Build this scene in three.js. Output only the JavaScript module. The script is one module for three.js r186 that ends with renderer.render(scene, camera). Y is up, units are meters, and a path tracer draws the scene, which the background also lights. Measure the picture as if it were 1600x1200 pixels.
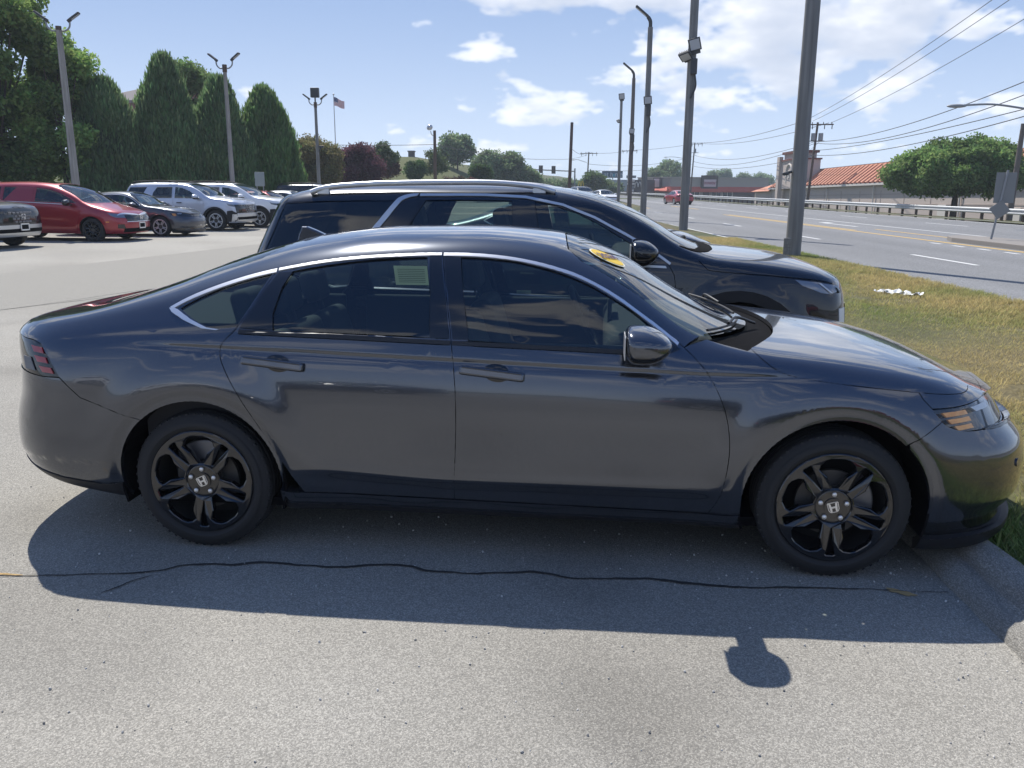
import * as THREE from 'three';
import { mergeGeometries, mergeVertices } from 'three/addons/utils/BufferGeometryUtils.js';
import { RoundedBoxGeometry } from 'three/addons/geometries/RoundedBoxGeometry.js';
import { FontLoader } from 'three/addons/loaders/FontLoader.js';
import { TextGeometry } from 'three/addons/geometries/TextGeometry.js';

// ---------------------------------------------------------------- camera, sky, sun, exposure
const scene = new THREE.Scene();
const camera = new THREE.PerspectiveCamera(49.217, 4 / 3, 0.05, 3000);
camera.position.set(1.797, 1.657, 4.416);
camera.rotation.order = 'YXZ';
camera.rotation.set(-0.23044, 0.10159, 0.00523);
const renderer = new THREE.WebGLRenderer({ antialias: true });
renderer.toneMapping = THREE.LinearToneMapping;
renderer.toneMappingExposure = 1.2;
renderer.shadowMap.enabled = true;
const SUN = new THREE.Vector3(-0.316, 0.809, -0.495).normalize();
const sun = new THREE.DirectionalLight(new THREE.Color(1, 0.96, 0.895), 5.0);
sun.position.copy(SUN).multiplyScalar(120);
sun.castShadow = true;
sun.shadow.mapSize.set(4096, 4096);
Object.assign(sun.shadow.camera, { left: -60, right: 60, top: 60, bottom: -60, near: 1, far: 400 });
scene.add(sun); scene.add(sun.target);

const fontB = await new FontLoader().loadAsync('fonts/droid/droid_sans_bold.typeface.json'), fontR = await new FontLoader().loadAsync('fonts/droid/droid_sans_regular.typeface.json');
const text = (s, size, depth = .01, f = fontB) => { const g = new TextGeometry(s, { font: f, size, depth, curveSegments: 4, bevelEnabled: false }); g.computeBoundingBox(); g.translate(-(g.boundingBox.min.x + g.boundingBox.max.x) / 2, -(g.boundingBox.min.y + g.boundingBox.max.y) / 2, 0); return g; };
// ---- noise
function rng(seed) { let a = seed >>> 0; return () => { a = (a + 0x6D2B79F5) | 0; let t = Math.imul(a ^ (a >>> 15), 1 | a); t = (t + Math.imul(t ^ (t >>> 7), 61 | t)) ^ t; return ((t ^ (t >>> 14)) >>> 0) / 4294967296; }; }
const clamp = (x, a = 0, b = 1) => Math.min(b, Math.max(a, x));
const lerp = (a, b, t) => a + (b - a) * t;
const sstep = (a, b, x) => { const t = clamp((x - a) / (b - a)); return t * t * (3 - 2 * t); };
function hash3(x, y, z) { let h = Math.imul(x, 374761393) ^ Math.imul(y, 668265263) ^ Math.imul(z, 2147483647 - 61); h = Math.imul(h ^ (h >>> 13), 1274126177); h ^= h >>> 16; h = Math.imul(h, 2246822519); return ((h ^ (h >>> 15)) >>> 0) / 4294967296; }
function vnoise(x, y, z) {
  const xi = Math.floor(x), yi = Math.floor(y), zi = Math.floor(z); let fx = x - xi, fy = y - yi, fz = z - zi;
  fx = fx * fx * (3 - 2 * fx); fy = fy * fy * (3 - 2 * fy); fz = fz * fz * (3 - 2 * fz);
  const g = (a, b, c) => hash3(xi + a, yi + b, zi + c);
  return lerp(lerp(lerp(g(0, 0, 0), g(1, 0, 0), fx), lerp(g(0, 1, 0), g(1, 1, 0), fx), fy), lerp(lerp(g(0, 0, 1), g(1, 0, 1), fx), lerp(g(0, 1, 1), g(1, 1, 1), fx), fy), fz);
}
function fbm(x, y, z, o = 5) { let s = 0, a = 0.5; for (let i = 0; i < o; i++) { s += a * vnoise(x, y, z); x = x * 2.03 + 11.3; y = y * 2.03 + 5.7; z = z * 2.03 + 3.1; a *= 0.5; } return s / (1 - Math.pow(0.5, o)); }

// ---- sky: blue gradient, haze and summer cumulus (azimuth from -z towards +x, elevation, half sizes in degrees, strength)
const CLOUDS = [
  [11, 9.4, 7.5, 3.4, 1.02], [16, 10.2, 4.5, 3.0, .95], [6, 8.6, 4.5, 2.6, .92], [4, 8.5, 3, 1.4, .7], [9, 5.5, 8, 2.8, .6], [16, 6, 4.5, 2.2, .55], [12, 7.3, 6, 2.4, .9], [18, 8.5, 2.6, 1.8, .7],
  [-5, 5.2, 4.2, 1.9, .58], [-2, 5.0, 4, 1.8, .5], [-7.5, 8.3, 2.2, 1.1, .62], [-12, 9.8, 1.6, .8, .6], [-6, 12.3, 8, 1.7, .95], [-14, 12.8, 5, 1.3, .9], [1, 12.2, 5, 1.5, .8],
  [20.5, 8.8, 1.6, 1.3, .85], [17.5, 5.0, 4, 1.1, .45], [22, 4.6, 3.5, 1.0, .42], [-22.5, 5.5, .9, .9, .8], [27, 3.5, 5, 1.2, .3], [2, 2.5, 12, 1.5, .3],
  [18, 18, 11, 4.5, .95], [30, 25, 12, 5, .9], [8, 27, 11, 5, .85], [22, 37, 12, 4.5, .85], [-12, 19, 10, 3.5, .75], [44, 14, 10, 4, .85],
  [-40, 25, 20, 5, .8], [10, 32, 18, 5, .8], [60, 22, 16, 5, .85], [100, 16, 20, 5, .8], [150, 20, 16, 4, .75], [190, 14, 20, 3.5, .8], [172, 30, 10, 4, .6], [205, 28, 12, 4, .6], [235, 18, 18, 5, .7], [280, 20, 18, 5, .7], [-70, 14, 10, 4, .6], [130, 40, 14, 6, .6], [220, 44, 14, 6, .7], [180, 53, 12, 5, .8], [164, 45, 10, 4, .75], [200, 38, 10, 4, .7], [188, 46, 6, 2.5, .7],
];
{
  const W = 4096, H = 2048, data = new Float32Array(W * H * 4), deg = 57.29578;
  const cover = (az, el) => { let c = 0; for (const q of CLOUDS) { const de = el - q[1], dy = de / (de < 0 ? q[3] * .75 : q[3]); if (dy > 2.5 || dy < -2.5) continue; let da = az - q[0]; da -= 360 * Math.round(da / 360); const dx = da / q[2], d2 = dx * dx + dy * dy; if (d2 < 6) { const v = q[4] * Math.exp(-d2 * .75); if (v > c) c = v; } } return c; };
  const dens = (x, y, z, az, el) => { const c = cover(az, el); if (c < .04) return 0; const k = 1 / (.35 + y), n = fbm(x * k * 9 + 3, y * 26, z * k * 9, 6), m = fbm(x * k * 30, y * 80, z * k * 30 + 7, 3); return clamp((c * 1.08 + (n - .5) * 1.75 + (m - .5) * .55 - .44) * 2.5, 0, 3); };
  const sel = Math.asin(SUN.y) * deg, saz = Math.atan2(SUN.x, -SUN.z) * deg;
  for (let j = 0; j < H; j++) {
    const el = ((j + .5) / H - .5) * Math.PI, y = Math.sin(el), c = Math.cos(el), elD = el * deg;
    const e = Math.max(0, y), h = Math.exp(-e * 6.5), g = Math.exp(-e * 3.1);
    for (let i = 0; i < W; i++) {
      const ph = ((i + .5) / W - .5) * 2 * Math.PI, x = c * Math.cos(ph), z = c * Math.sin(ph), mu = x * SUN.x + y * SUN.y + z * SUN.z, mp = Math.max(0, mu), m2 = mp * mp, m6 = m2 * m2 * m2, m36 = m6 * m6 * m6 * m6 * m6 * m6;
      const glow = m6 * .10 + m36 * .5;
      let r = .045 + .32 * g + .36 * h + glow * .8, gg = .125 + .46 * g + .25 * h + glow * .85, b = .37 + .60 * g + .0 * h + glow * .9;
      if (y < 0) { const q = clamp(-y * 8); r = lerp(r, .22, q); gg = lerp(gg, .22, q); b = lerp(b, .21, q); }
      else if (elD > .3 && elD < 62) {
        const az = Math.atan2(x, -z) * deg, d = dens(x, y, z, az, elD);
        if (d > 0) {
          let da = saz - az; da -= 360 * Math.round(da / 360); const sl = Math.hypot(da, sel - elD) || 1, az2 = az + da / sl * 1.5, el2 = elD + (sel - elD) / sl * 1.5, c2 = Math.cos(el2 / deg), y2 = Math.sin(el2 / deg);
          const d2 = dens(c2 * Math.sin(az2 / deg), y2, -c2 * Math.cos(az2 / deg), az2, el2), lit = Math.exp(-d2 * .85), a = (1 - Math.exp(-d * 2.4)) * .94 * (1 - .35 * h);
          r = lerp(r, lerp(.54, 1.06, lit), a); gg = lerp(gg, lerp(.60, 1.06, lit), a); b = lerp(b, lerp(.72, 1.08, lit), a);
        }
      }
      const k = (j * W + i) * 4; data[k] = r; data[k + 1] = gg; data[k + 2] = b; data[k + 3] = 1;
    }
  }
  const t = new THREE.DataTexture(data, W, H, THREE.RGBAFormat, THREE.FloatType);
  t.mapping = THREE.EquirectangularReflectionMapping; t.magFilter = t.minFilter = THREE.LinearFilter; t.needsUpdate = true;
  scene.background = t; scene.environment = t;
}
// ---------------------------------------------------------------- helpers for things and parts
const used = {};
function numbered(name) { const n = used[name] = (used[name] ?? -1) + 1; return n ? `${name}_${String(n).padStart(3, '0')}` : name; }
function tag(o, label, category, group, kind) { if (label) o.userData.label = label; if (category) o.userData.category = category; if (group) o.userData.group = group; if (kind) o.userData.kind = kind; return o; }
function thing(name, label, category, pos = [0, 0, 0], turn = 0, group) { const o = new THREE.Group(); o.name = numbered(name); scene.add(o); o.position.set(...pos); o.rotation.y = turn; return tag(o, label, category, group); }
function prep(g) { let q = g.index ? g.toNonIndexed() : g; for (const k of Object.keys(q.attributes)) if (!['position', 'normal', 'uv'].includes(k)) q.deleteAttribute(k); if (!q.attributes.uv) q.setAttribute('uv', new THREE.BufferAttribute(new Float32Array(q.attributes.position.count * 2), 2)); if (!q.attributes.normal) q.computeVertexNormals(); return q; }
const join = (gs) => { gs = [].concat(gs); return gs.length === 1 ? gs[0] : mergeGeometries(gs.map(prep)); };
function part(name, geo, mat, parent = scene) { const m = new THREE.Mesh(join(geo), mat); m.name = parent === scene ? numbered(name) : name; m.castShadow = m.receiveShadow = true; parent.add(m); return m; }
function struct(name, geo, mat) { const m = part(name, geo, mat); m.userData.kind = 'structure'; return m; }
const box = (w, h, d, x = 0, y = 0, z = 0) => new THREE.BoxGeometry(w, h, d).translate(x, y, z);
const rbox = (w, h, d, r, x = 0, y = 0, z = 0, s = 2) => new RoundedBoxGeometry(w, h, d, s, Math.min(r, w / 2.01, h / 2.01, d / 2.01)).translate(x, y, z);
const cyl = (r0, r1, h, n = 16, x = 0, y = 0, z = 0) => new THREE.CylinderGeometry(r1, r0, h, n).translate(x, y + h / 2, z);
const V = (x, y, z) => new THREE.Vector3(x, y, z);
function tube(pts, r, n = 8, seg) { const c = new THREE.CatmullRomCurve3(pts.map((p) => V(...p)), false, 'centripetal'); return new THREE.TubeGeometry(c, seg || pts.length * 4, r, n, false); }
function rod(a, b, r0, r1 = r0, n = 10) { const A = V(...a), B = V(...b), d = B.clone().sub(A), g = new THREE.CylinderGeometry(r1, r0, d.length(), n); g.applyQuaternion(new THREE.Quaternion().setFromUnitVectors(V(0, 1, 0), d.normalize())); g.translate((a[0] + b[0]) / 2, (a[1] + b[1]) / 2, (a[2] + b[2]) / 2); return g; }
function prism(poly, d, bevel = 0) { const s = new THREE.Shape(poly.map((p) => new THREE.Vector2(...p))); return new THREE.ExtrudeGeometry(s, { depth: d, bevelEnabled: bevel > 0, bevelSize: bevel, bevelThickness: bevel, bevelSegments: 2, curveSegments: 8 }); }
const lin = (r, g, b) => new THREE.Color().setRGB(r, g, b);
const std = (r, g, b, rough = .8, metal = 0, o = {}) => new THREE.MeshStandardMaterial({ color: lin(r, g, b), roughness: rough, metalness: metal, side: THREE.DoubleSide, ...o });
const phy = (r, g, b, rough, metal, o = {}) => new THREE.MeshPhysicalMaterial({ color: lin(r, g, b), roughness: rough, metalness: metal, side: THREE.DoubleSide, ...o });

// ---------------------------------------------------------------- materials of vehicles
const M = {
  paintGrey: phy(.084, .091, .108, .15, .82, { clearcoat: 1, clearcoatRoughness: .02 }),
  paintBlack: phy(.012, .014, .02, .25, .6, { clearcoat: 1, clearcoatRoughness: .02 }),
  gloss: phy(.006, .006, .007, .12, 0, { clearcoat: .6, clearcoatRoughness: .05 }),
  satin: std(.014, .014, .016, .45), plastic: phy(.020, .020, .022, .65, 0, { specularIntensity: .5 }), dark: phy(.006, .006, .007, .9, 0, { specularIntensity: .12 }),
  rubber: std(.018, .018, .019, .78), chrome: std(.78, .78, .78, .30, .85), silver: std(.60, .61, .62, .38, .75), rimBlack: phy(.006, .006, .008, .14, .1, { clearcoat: 1, clearcoatRoughness: .03 }),
  rimGap: std(.012, .012, .013, .8), steel: std(.20, .20, .21, .5, .8), iron: std(.10, .095, .09, .6, .6),
  glass: phy(.44, .53, .50, .0, 0, { transmission: 1, thickness: 0, ior: 1.7 }), privacy: phy(.06, .065, .07, .0, 0, { transmission: 1, thickness: 0, ior: 1.7 }), shield: phy(.62, .72, .69, .0, 0, { transmission: 1, thickness: 0, ior: 1.85 }),
  lens: phy(.95, .95, .95, .02, 0, { transmission: 1, thickness: 0, ior: 1.5 }),
  red: phy(.30, .008, .012, .2, 0, { clearcoat: 1 }), amber: phy(.88, .34, .035, .35, 0, { clearcoat: 1 }), white: std(.8, .8, .8, .4),
  seat: std(.05, .05, .055, .8), cabin: std(.03, .03, .033, .85), trimGrey: std(.20, .20, .2, .8), beige: std(.33, .31, .28, .85),
};

// ---------------------------------------------------------------- car bodies: rails swept along the car, sections are B-splines through the rails
function pchip(xs, ys) {
  const n = xs.length, h = [], d = [], m = [];
  for (let i = 0; i < n - 1; i++) { h[i] = xs[i + 1] - xs[i]; d[i] = (ys[i + 1] - ys[i]) / h[i]; }
  m[0] = d[0]; m[n - 1] = d[n - 2];
  for (let i = 1; i < n - 1; i++) m[i] = d[i - 1] * d[i] <= 0 ? 0 : 3 * (h[i - 1] + h[i]) / ((2 * h[i] + h[i - 1]) / d[i - 1] + (h[i] + 2 * h[i - 1]) / d[i]);
  return (x) => { if (x <= xs[0]) return ys[0] + m[0] * (x - xs[0]); if (x >= xs[n - 1]) return ys[n - 1] + m[n - 1] * (x - xs[n - 1]); let i = 0; while (x > xs[i + 1]) i++; const t = (x - xs[i]) / h[i], t2 = t * t, t3 = t2 * t; return (2 * t3 - 3 * t2 + 1) * ys[i] + (t3 - 2 * t2 + t) * h[i] * m[i] + (3 * t2 - 2 * t3) * ys[i + 1] + (t3 - t2) * h[i] * m[i + 1]; };
}
function table(xs, ys, sigma) {                       // smooth curve through the stations, kept as a table of 1.5 cm steps
  const f = pchip(xs, ys), s = .015, x0 = xs[0] - .3, n = Math.ceil((xs[xs.length - 1] + .3 - x0) / s) + 1, raw = [], out = [], k = Math.ceil(3 * sigma / s), w = [];
  for (let j = -k; j <= k; j++) w.push(Math.exp(-.5 * (j * s / sigma) ** 2)); const W = w.reduce((a, b) => a + b);
  for (let i = -k; i < n + k; i++) raw.push(f(x0 + i * s));
  for (let i = 0; i < n; i++) { let a = 0; for (let j = 0; j < w.length; j++) a += w[j] * raw[i + j]; out.push(a / W); }
  return (x) => { const q = clamp((x - x0) / s, 1, n - 3), i = Math.floor(q), t = q - i, a = out[i - 1], b = out[i], c = out[i + 1], d = out[i + 2]; return b + .5 * t * (c - a + t * (2 * a - 5 * b + 4 * c - d + t * (3 * (b - c) + d - a))); };
}
class Body {
  constructor(def) {
    this.d = def; this.T = def.rails.length - 1; const sg = def.sigma || .05;
    this.ry = def.rails.map((r) => table(def.X, r.y, sg)); this.rz = def.rails.map((r) => table(def.X, r.z, sg));
    this.x0 = def.X[0]; this.x1 = def.X[def.X.length - 1];
    this.nf = pchip(def.nose.map((p) => p[0]), def.nose.map((p) => p[1])); this.nr = pchip(def.tail.map((p) => p[0]), def.tail.map((p) => p[1]));
    this.nlo = [def.nose[0][0], def.nose[def.nose.length - 1][0]]; this.tlo = [def.tail[0][0], def.tail[def.tail.length - 1][0]];
  }
  taper(X) {
    const D = this.d; let k = 1;
    const f = (d, p, q) => d <= 0 ? 1 : d >= 1 ? 0 : Math.pow(1 - Math.pow(d, p), 1 / q);
    k *= f((X - (this.x1 - D.front[0])) / D.front[0], D.front[1], D.front[2]); k *= f(((this.x0 + D.rear[0]) - X) / D.rear[0], D.rear[1], D.rear[2]);
    return k;
  }
  shear(X, y) {
    const a = sstep(this.x1 - 1.0, this.x1, X), b = sstep(this.x0 + .8, this.x0, X);
    return (a ? a * this.nf(clamp(y, ...this.nlo)) : 0) + (b ? b * this.nr(clamp(y, ...this.tlo)) : 0);
  }
  ctl(k, X) { const T = this.T; if (k < 0) { const a = this.ctl(0, X), b = this.ctl(1, X); return [2 * a[0] - b[0], 2 * a[1] - b[1]]; } if (k > T) { const a = this.ctl(2 * T - k, X); return [a[0], -a[1]]; } return [this.ry[k](X), this.rz[k](X)]; }
  yz(X, t) {
    const i = Math.min(Math.floor(t), this.T - 1), u = t - i, u2 = u * u, u3 = u2 * u, w = [(1 - 3 * u + 3 * u2 - u3) / 6, (4 - 6 * u2 + 3 * u3) / 6, (1 + 3 * u + 3 * u2 - 3 * u3) / 6, u3 / 6];
    let y = 0, z = 0; for (let j = 0; j < 4; j++) { const c = this.ctl(i - 1 + j, X); y += w[j] * c[0]; z += w[j] * c[1]; }
    return [y, z];
  }
  S(X, t) {
    X = clamp(X, this.x0, this.x1); t = clamp(t, 0, this.T);
    let [y, z] = this.yz(X, t); z *= this.taper(X); const x = X + this.shear(X, y);
    if (this.d.bump && z > .05) z += this.d.bump(x, y, t) * Math.min(1, (z - .05) * 5);
    return V(x, y, z);
  }
  N(X, t) {
    const e = 2e-3, a = Math.max(this.x0, X - e), b = Math.min(this.x1, X + e), c = Math.max(0, t - e * 3), d = Math.min(this.T, t + e * 3);
    const p = this.S(b, t).sub(this.S(a, t)), q = this.S(X, d).sub(this.S(X, c)), n = p.cross(q); if (n.lengthSq() < 1e-16) return V(X > 1 ? 1 : -1, 0, 0); if (t > this.T - 1e-6 || X < this.x0 + 1e-6 || X > this.x1 - 1e-6) { n.z = 0; } return n.normalize();
  }
  solveT(X, y) { let a = 0, b = this.T; for (let i = 0; i < 34; i++) { const m = (a + b) / 2; this.yz(X, m)[0] < y ? a = m : b = m; } return (a + b) / 2; }
  inv(p) {
    if (!Array.isArray(p)) { const X = clamp(p.X, this.x0, this.x1); return [X, p.t !== undefined ? p.t : this.solveT(X, p.y)]; }
    let X = p[0]; for (let i = 0; i < 8; i++) X = clamp(p[0] - this.shear(X, p[1]), this.x0, this.x1);
    return [X, this.solveT(X, p[1])];
  }
  path(poly, L) {                                      // side-view outline -> dense (X, t) outline
    const out = [], n = poly.length;
    for (let i = 0; i < n; i++) {
      const a = poly[i], b = poly[(i + 1) % n]; let f;
      if (Array.isArray(a) && Array.isArray(b)) f = (u) => this.inv([lerp(a[0], b[0], u), lerp(a[1], b[1], u)]);
      else { const A = this.inv(a), B = this.inv(b); f = (u) => [lerp(A[0], B[0], u), lerp(A[1], B[1], u)]; }
      let len = 0, q = this.S(...f(0)); for (let j = 1; j <= 6; j++) { const r = this.S(...f(j / 6)); len += r.distanceTo(q); q = r; }
      const m = Math.max(1, Math.ceil(len / L)); for (let j = 0; j < m; j++) out.push(f(j / m));
    }
    return out;
  }
  panel(poly, o = {}) {
    const L = o.L || this.d.L || .04, off = o.off || 0, gap = o.gap ?? .0018, fl = o.flange ?? .02, T = this.T, self = this;
    const prepLoop = (pl, ccw) => { let q = self.path(pl, L), A = 0; q = q.filter((p, i) => { const r = q[(i + 1) % q.length]; return self.S(...p).distanceTo(self.S(...r)) > 1e-4; }); for (let i = 0; i < q.length; i++) { const a = q[i], b = q[(i + 1) % q.length]; A += a[0] * b[1] - b[0] * a[1]; } if ((A > 0) !== ccw) q.reverse(); return q; };
    const loops = [prepLoop(poly, true), ...(o.holes || []).map((h) => prepLoop(h, false))];
    const sc = (p) => new THREE.Vector2(p[0], p[1] * .16);
    const prm = [].concat(...loops), tris0 = THREE.ShapeUtils.triangulateShape(loops[0].map(sc), loops.slice(1).map((l) => l.map(sc)));
    const pos = [], nor = [], P = (p) => { const s = self.S(...p), n = self.N(...p); pos.push(s.addScaledVector(n, off)); nor.push(n); };
    prm.forEach(P);
    // edges drawn in by the gap
    const rims = []; let base = 0; const moved = prm.map(() => null);
    for (const l of loops) {
      const n = l.length;
      for (let i = 0; i < n; i++) {
        const a = base + (i + n - 1) % n, b = base + i, c = base + (i + 1) % n, mid = prm[b][1] > T - 1e-5 || Math.abs(pos[b].z) < .003;
        const tg = pos[c].clone().sub(pos[a]); const inn = nor[b].clone().cross(tg).normalize(); if (mid) inn.z = 0;
        moved[b] = inn.multiplyScalar(gap);
        if (fl > 0 && !(mid && (prm[c][1] > T - 1e-5 || Math.abs(pos[c].z) < .003))) rims.push([b, c]);
      }
      base += n;
    }
    moved.forEach((m, i) => pos[i].add(m));
    // refine until edges are short
    let tris = tris0.map((t) => [...t]);
    for (let pass = 0; pass < 14; pass++) {
      const mids = new Map(); let any = false; const next = [];
      const split = (a, b) => { const k = a < b ? a * 1e6 + b : b * 1e6 + a; if (mids.has(k)) return mids.get(k); const p = pos[a], q = pos[b], d2 = p.distanceToSquared(q); let lim = L; if (o.fine) { const f = o.fine((p.x + q.x) / 2, (p.y + q.y) / 2); if (f) lim = f; } let r = -1; if (d2 > lim * lim * 1.9) { const pm = [(prm[a][0] + prm[b][0]) / 2, (prm[a][1] + prm[b][1]) / 2]; r = pos.length; prm.push(pm); P(pm); any = true; } mids.set(k, r); return r; };
      for (const [a, b, c] of tris) {
        const x = split(a, b), y = split(b, c), z = split(c, a);
        if (x < 0 && y < 0 && z < 0) next.push([a, b, c]);
        else if (x >= 0 && y >= 0 && z >= 0) next.push([a, x, z], [x, b, y], [z, y, c], [x, y, z]);
        else if (x >= 0 && y < 0 && z < 0) next.push([a, x, c], [x, b, c]); else if (y >= 0 && x < 0 && z < 0) next.push([b, y, a], [y, c, a]); else if (z >= 0 && x < 0 && y < 0) next.push([c, z, b], [z, a, b]);
        else if (x >= 0 && y >= 0) next.push([x, b, y], [a, x, y], [a, y, c]); else if (y >= 0 && z >= 0) next.push([y, c, z], [b, y, z], [b, z, a]); else next.push([z, a, x], [c, z, x], [c, x, b]);
      }
      tris = next; if (!any) break;
    }
    const pa = [], na = [], put = (v, n) => { pa.push(v.x, v.y, v.z); na.push(n.x, n.y, n.z); };
    for (const t of tris) for (const i of t) put(pos[i], nor[i]);
    for (const [b, c] of rims) {
      const A = pos[b], B = pos[c], A2 = A.clone().addScaledVector(nor[b], -fl), B2 = B.clone().addScaledVector(nor[c], -fl), n = B.clone().sub(A).cross(nor[b]).normalize();
      for (const v of [A, A2, B, B, A2, B2]) put(v, n);
    }
    const mir = (far) => {
      const n = pa.length / 3, p2 = new Float32Array(n * 3), n2 = new Float32Array(n * 3);
      for (let i = 0; i < n; i++) { const j = far ? (i % 3 === 1 ? i + 1 : i % 3 === 2 ? i - 1 : i) : i; p2.set([pa[j * 3], pa[j * 3 + 1], pa[j * 3 + 2] * (far ? -1 : 1)], i * 3); n2.set([na[j * 3], na[j * 3 + 1], na[j * 3 + 2] * (far ? -1 : 1)], i * 3); }
      const g = new THREE.BufferGeometry(); g.setAttribute('position', new THREE.BufferAttribute(p2, 3)); g.setAttribute('normal', new THREE.BufferAttribute(n2, 3));
      const uv = new Float32Array(n * 2); for (let i = 0; i < n; i++) uv.set([p2[i * 3], p2[i * 3 + 1]], i * 2); g.setAttribute('uv', new THREE.BufferAttribute(uv, 2));
      return g;
    };
    return { near: mir(false), far: mir(true) };
  }
}
// smooth chain through points (kept corners are chain ends)
function crv(pts, m = 5) { const out = []; for (let i = 0; i < pts.length - 1; i++) { const a = pts[Math.max(0, i - 1)], b = pts[i], c = pts[i + 1], d = pts[Math.min(pts.length - 1, i + 2)]; for (let j = 0; j < m; j++) { const t = j / m, q = (k) => b[k] + .5 * t * (c[k] - a[k] + t * (2 * a[k] - 5 * b[k] + 4 * c[k] - d[k] + t * (3 * (b[k] - c[k]) + d[k] - a[k]))); out.push([q(0), q(1)]); } } out.push(pts[pts.length - 1]); return out; }
const rev = (a) => [...a].reverse();
function arc(cx, cy, r, a0, a1, n = 24, ry = r) { const o = []; for (let i = 0; i <= n; i++) { const a = lerp(a0, a1, i / n) * Math.PI / 180; o.push([cx + r * Math.cos(a), cy + ry * Math.sin(a)]); } return o; }
function shrink(poly, d) { const n = poly.length; let A = 0; for (let i = 0; i < n; i++) { const a = poly[i], b = poly[(i + 1) % n]; A += a[0] * b[1] - b[0] * a[1]; } const s = A > 0 ? 1 : -1; return poly.map((p, i) => { const a = poly[(i + n - 1) % n], c = poly[(i + 1) % n]; const n1 = [-(p[1] - a[1]), p[0] - a[0]], n2 = [-(c[1] - p[1]), c[0] - p[0]]; const l1 = Math.hypot(...n1) || 1, l2 = Math.hypot(...n2) || 1; let x = n1[0] / l1 + n2[0] / l2, y = n1[1] / l1 + n2[1] / l2; const l = Math.hypot(x, y) || 1; const k = Math.min(1.6, 2 / l); return [p[0] + s * x / l * d * k, p[1] + s * y / l * d * k]; }); }
function ribbon(line, w) { const out = []; for (let i = 0; i < line.length; i++) { const a = line[Math.max(0, i - 1)], c = line[Math.min(line.length - 1, i + 1)], dx = c[0] - a[0], dy = c[1] - a[1], l = Math.hypot(dx, dy); out.push([line[i][0] + dy / l * w, line[i][1] - dx / l * w]); } return [...line, ...rev(out)]; }   // strip lying to the right of the line's direction
// ---------------------------------------------------------------- wheels
function tyreGeo(R, rim, w) {
  const p = [], b = w / 2, add = (r, z) => p.push(new THREE.Vector2(r, z));
  const h = R - rim;
  add(rim - .012, -b + .02); add(rim + .004, -b + .008); add(rim + h * .25, -b - .002); add(rim + h * .55, -b - .003); add(R - .03, -b + .006); add(R - .012, -b + .018); add(R - .004, -b + .03);
  for (const g of [-.055, -.018, .018, .055]) { add(R, g - .008); add(R, g - .0045); add(R - .008, g - .004); add(R - .008, g + .004); add(R, g + .0045); }
  add(R - .004, b - .03); add(R - .012, b - .018); add(R - .03, b - .006); add(R - .042, b - .001); add(R - .046, b - .003); add(rim + h * .55, b + .003); add(rim + h * .3, b + .003); add(rim + h * .27, b + .0045); add(rim + h * .22, b + .003); add(rim + .006, b - .006); add(rim - .004, b - .012); add(rim - .014, b - .03);
  const g = new THREE.LatheGeometry(p, 72); g.rotateX(Math.PI / 2); g.translate(0, 0, -b);
  const gs = [g]; const n = 56;
  for (let i = 0; i < n; i++) for (const s of [-1, 1]) { const q = new RoundedBoxGeometry(.013, .022, .018, 1, .003).translate(0, R - .0155, -b + s * (b - .026)); q.rotateX(0); q.rotateZ(i / n * Math.PI * 2 + (s > 0 ? .05 : 0)); gs.push(q); }
  return gs;
}
const polar = (r, a) => [r * Math.cos(a * Math.PI / 180), r * Math.sin(a * Math.PI / 180)];
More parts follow.
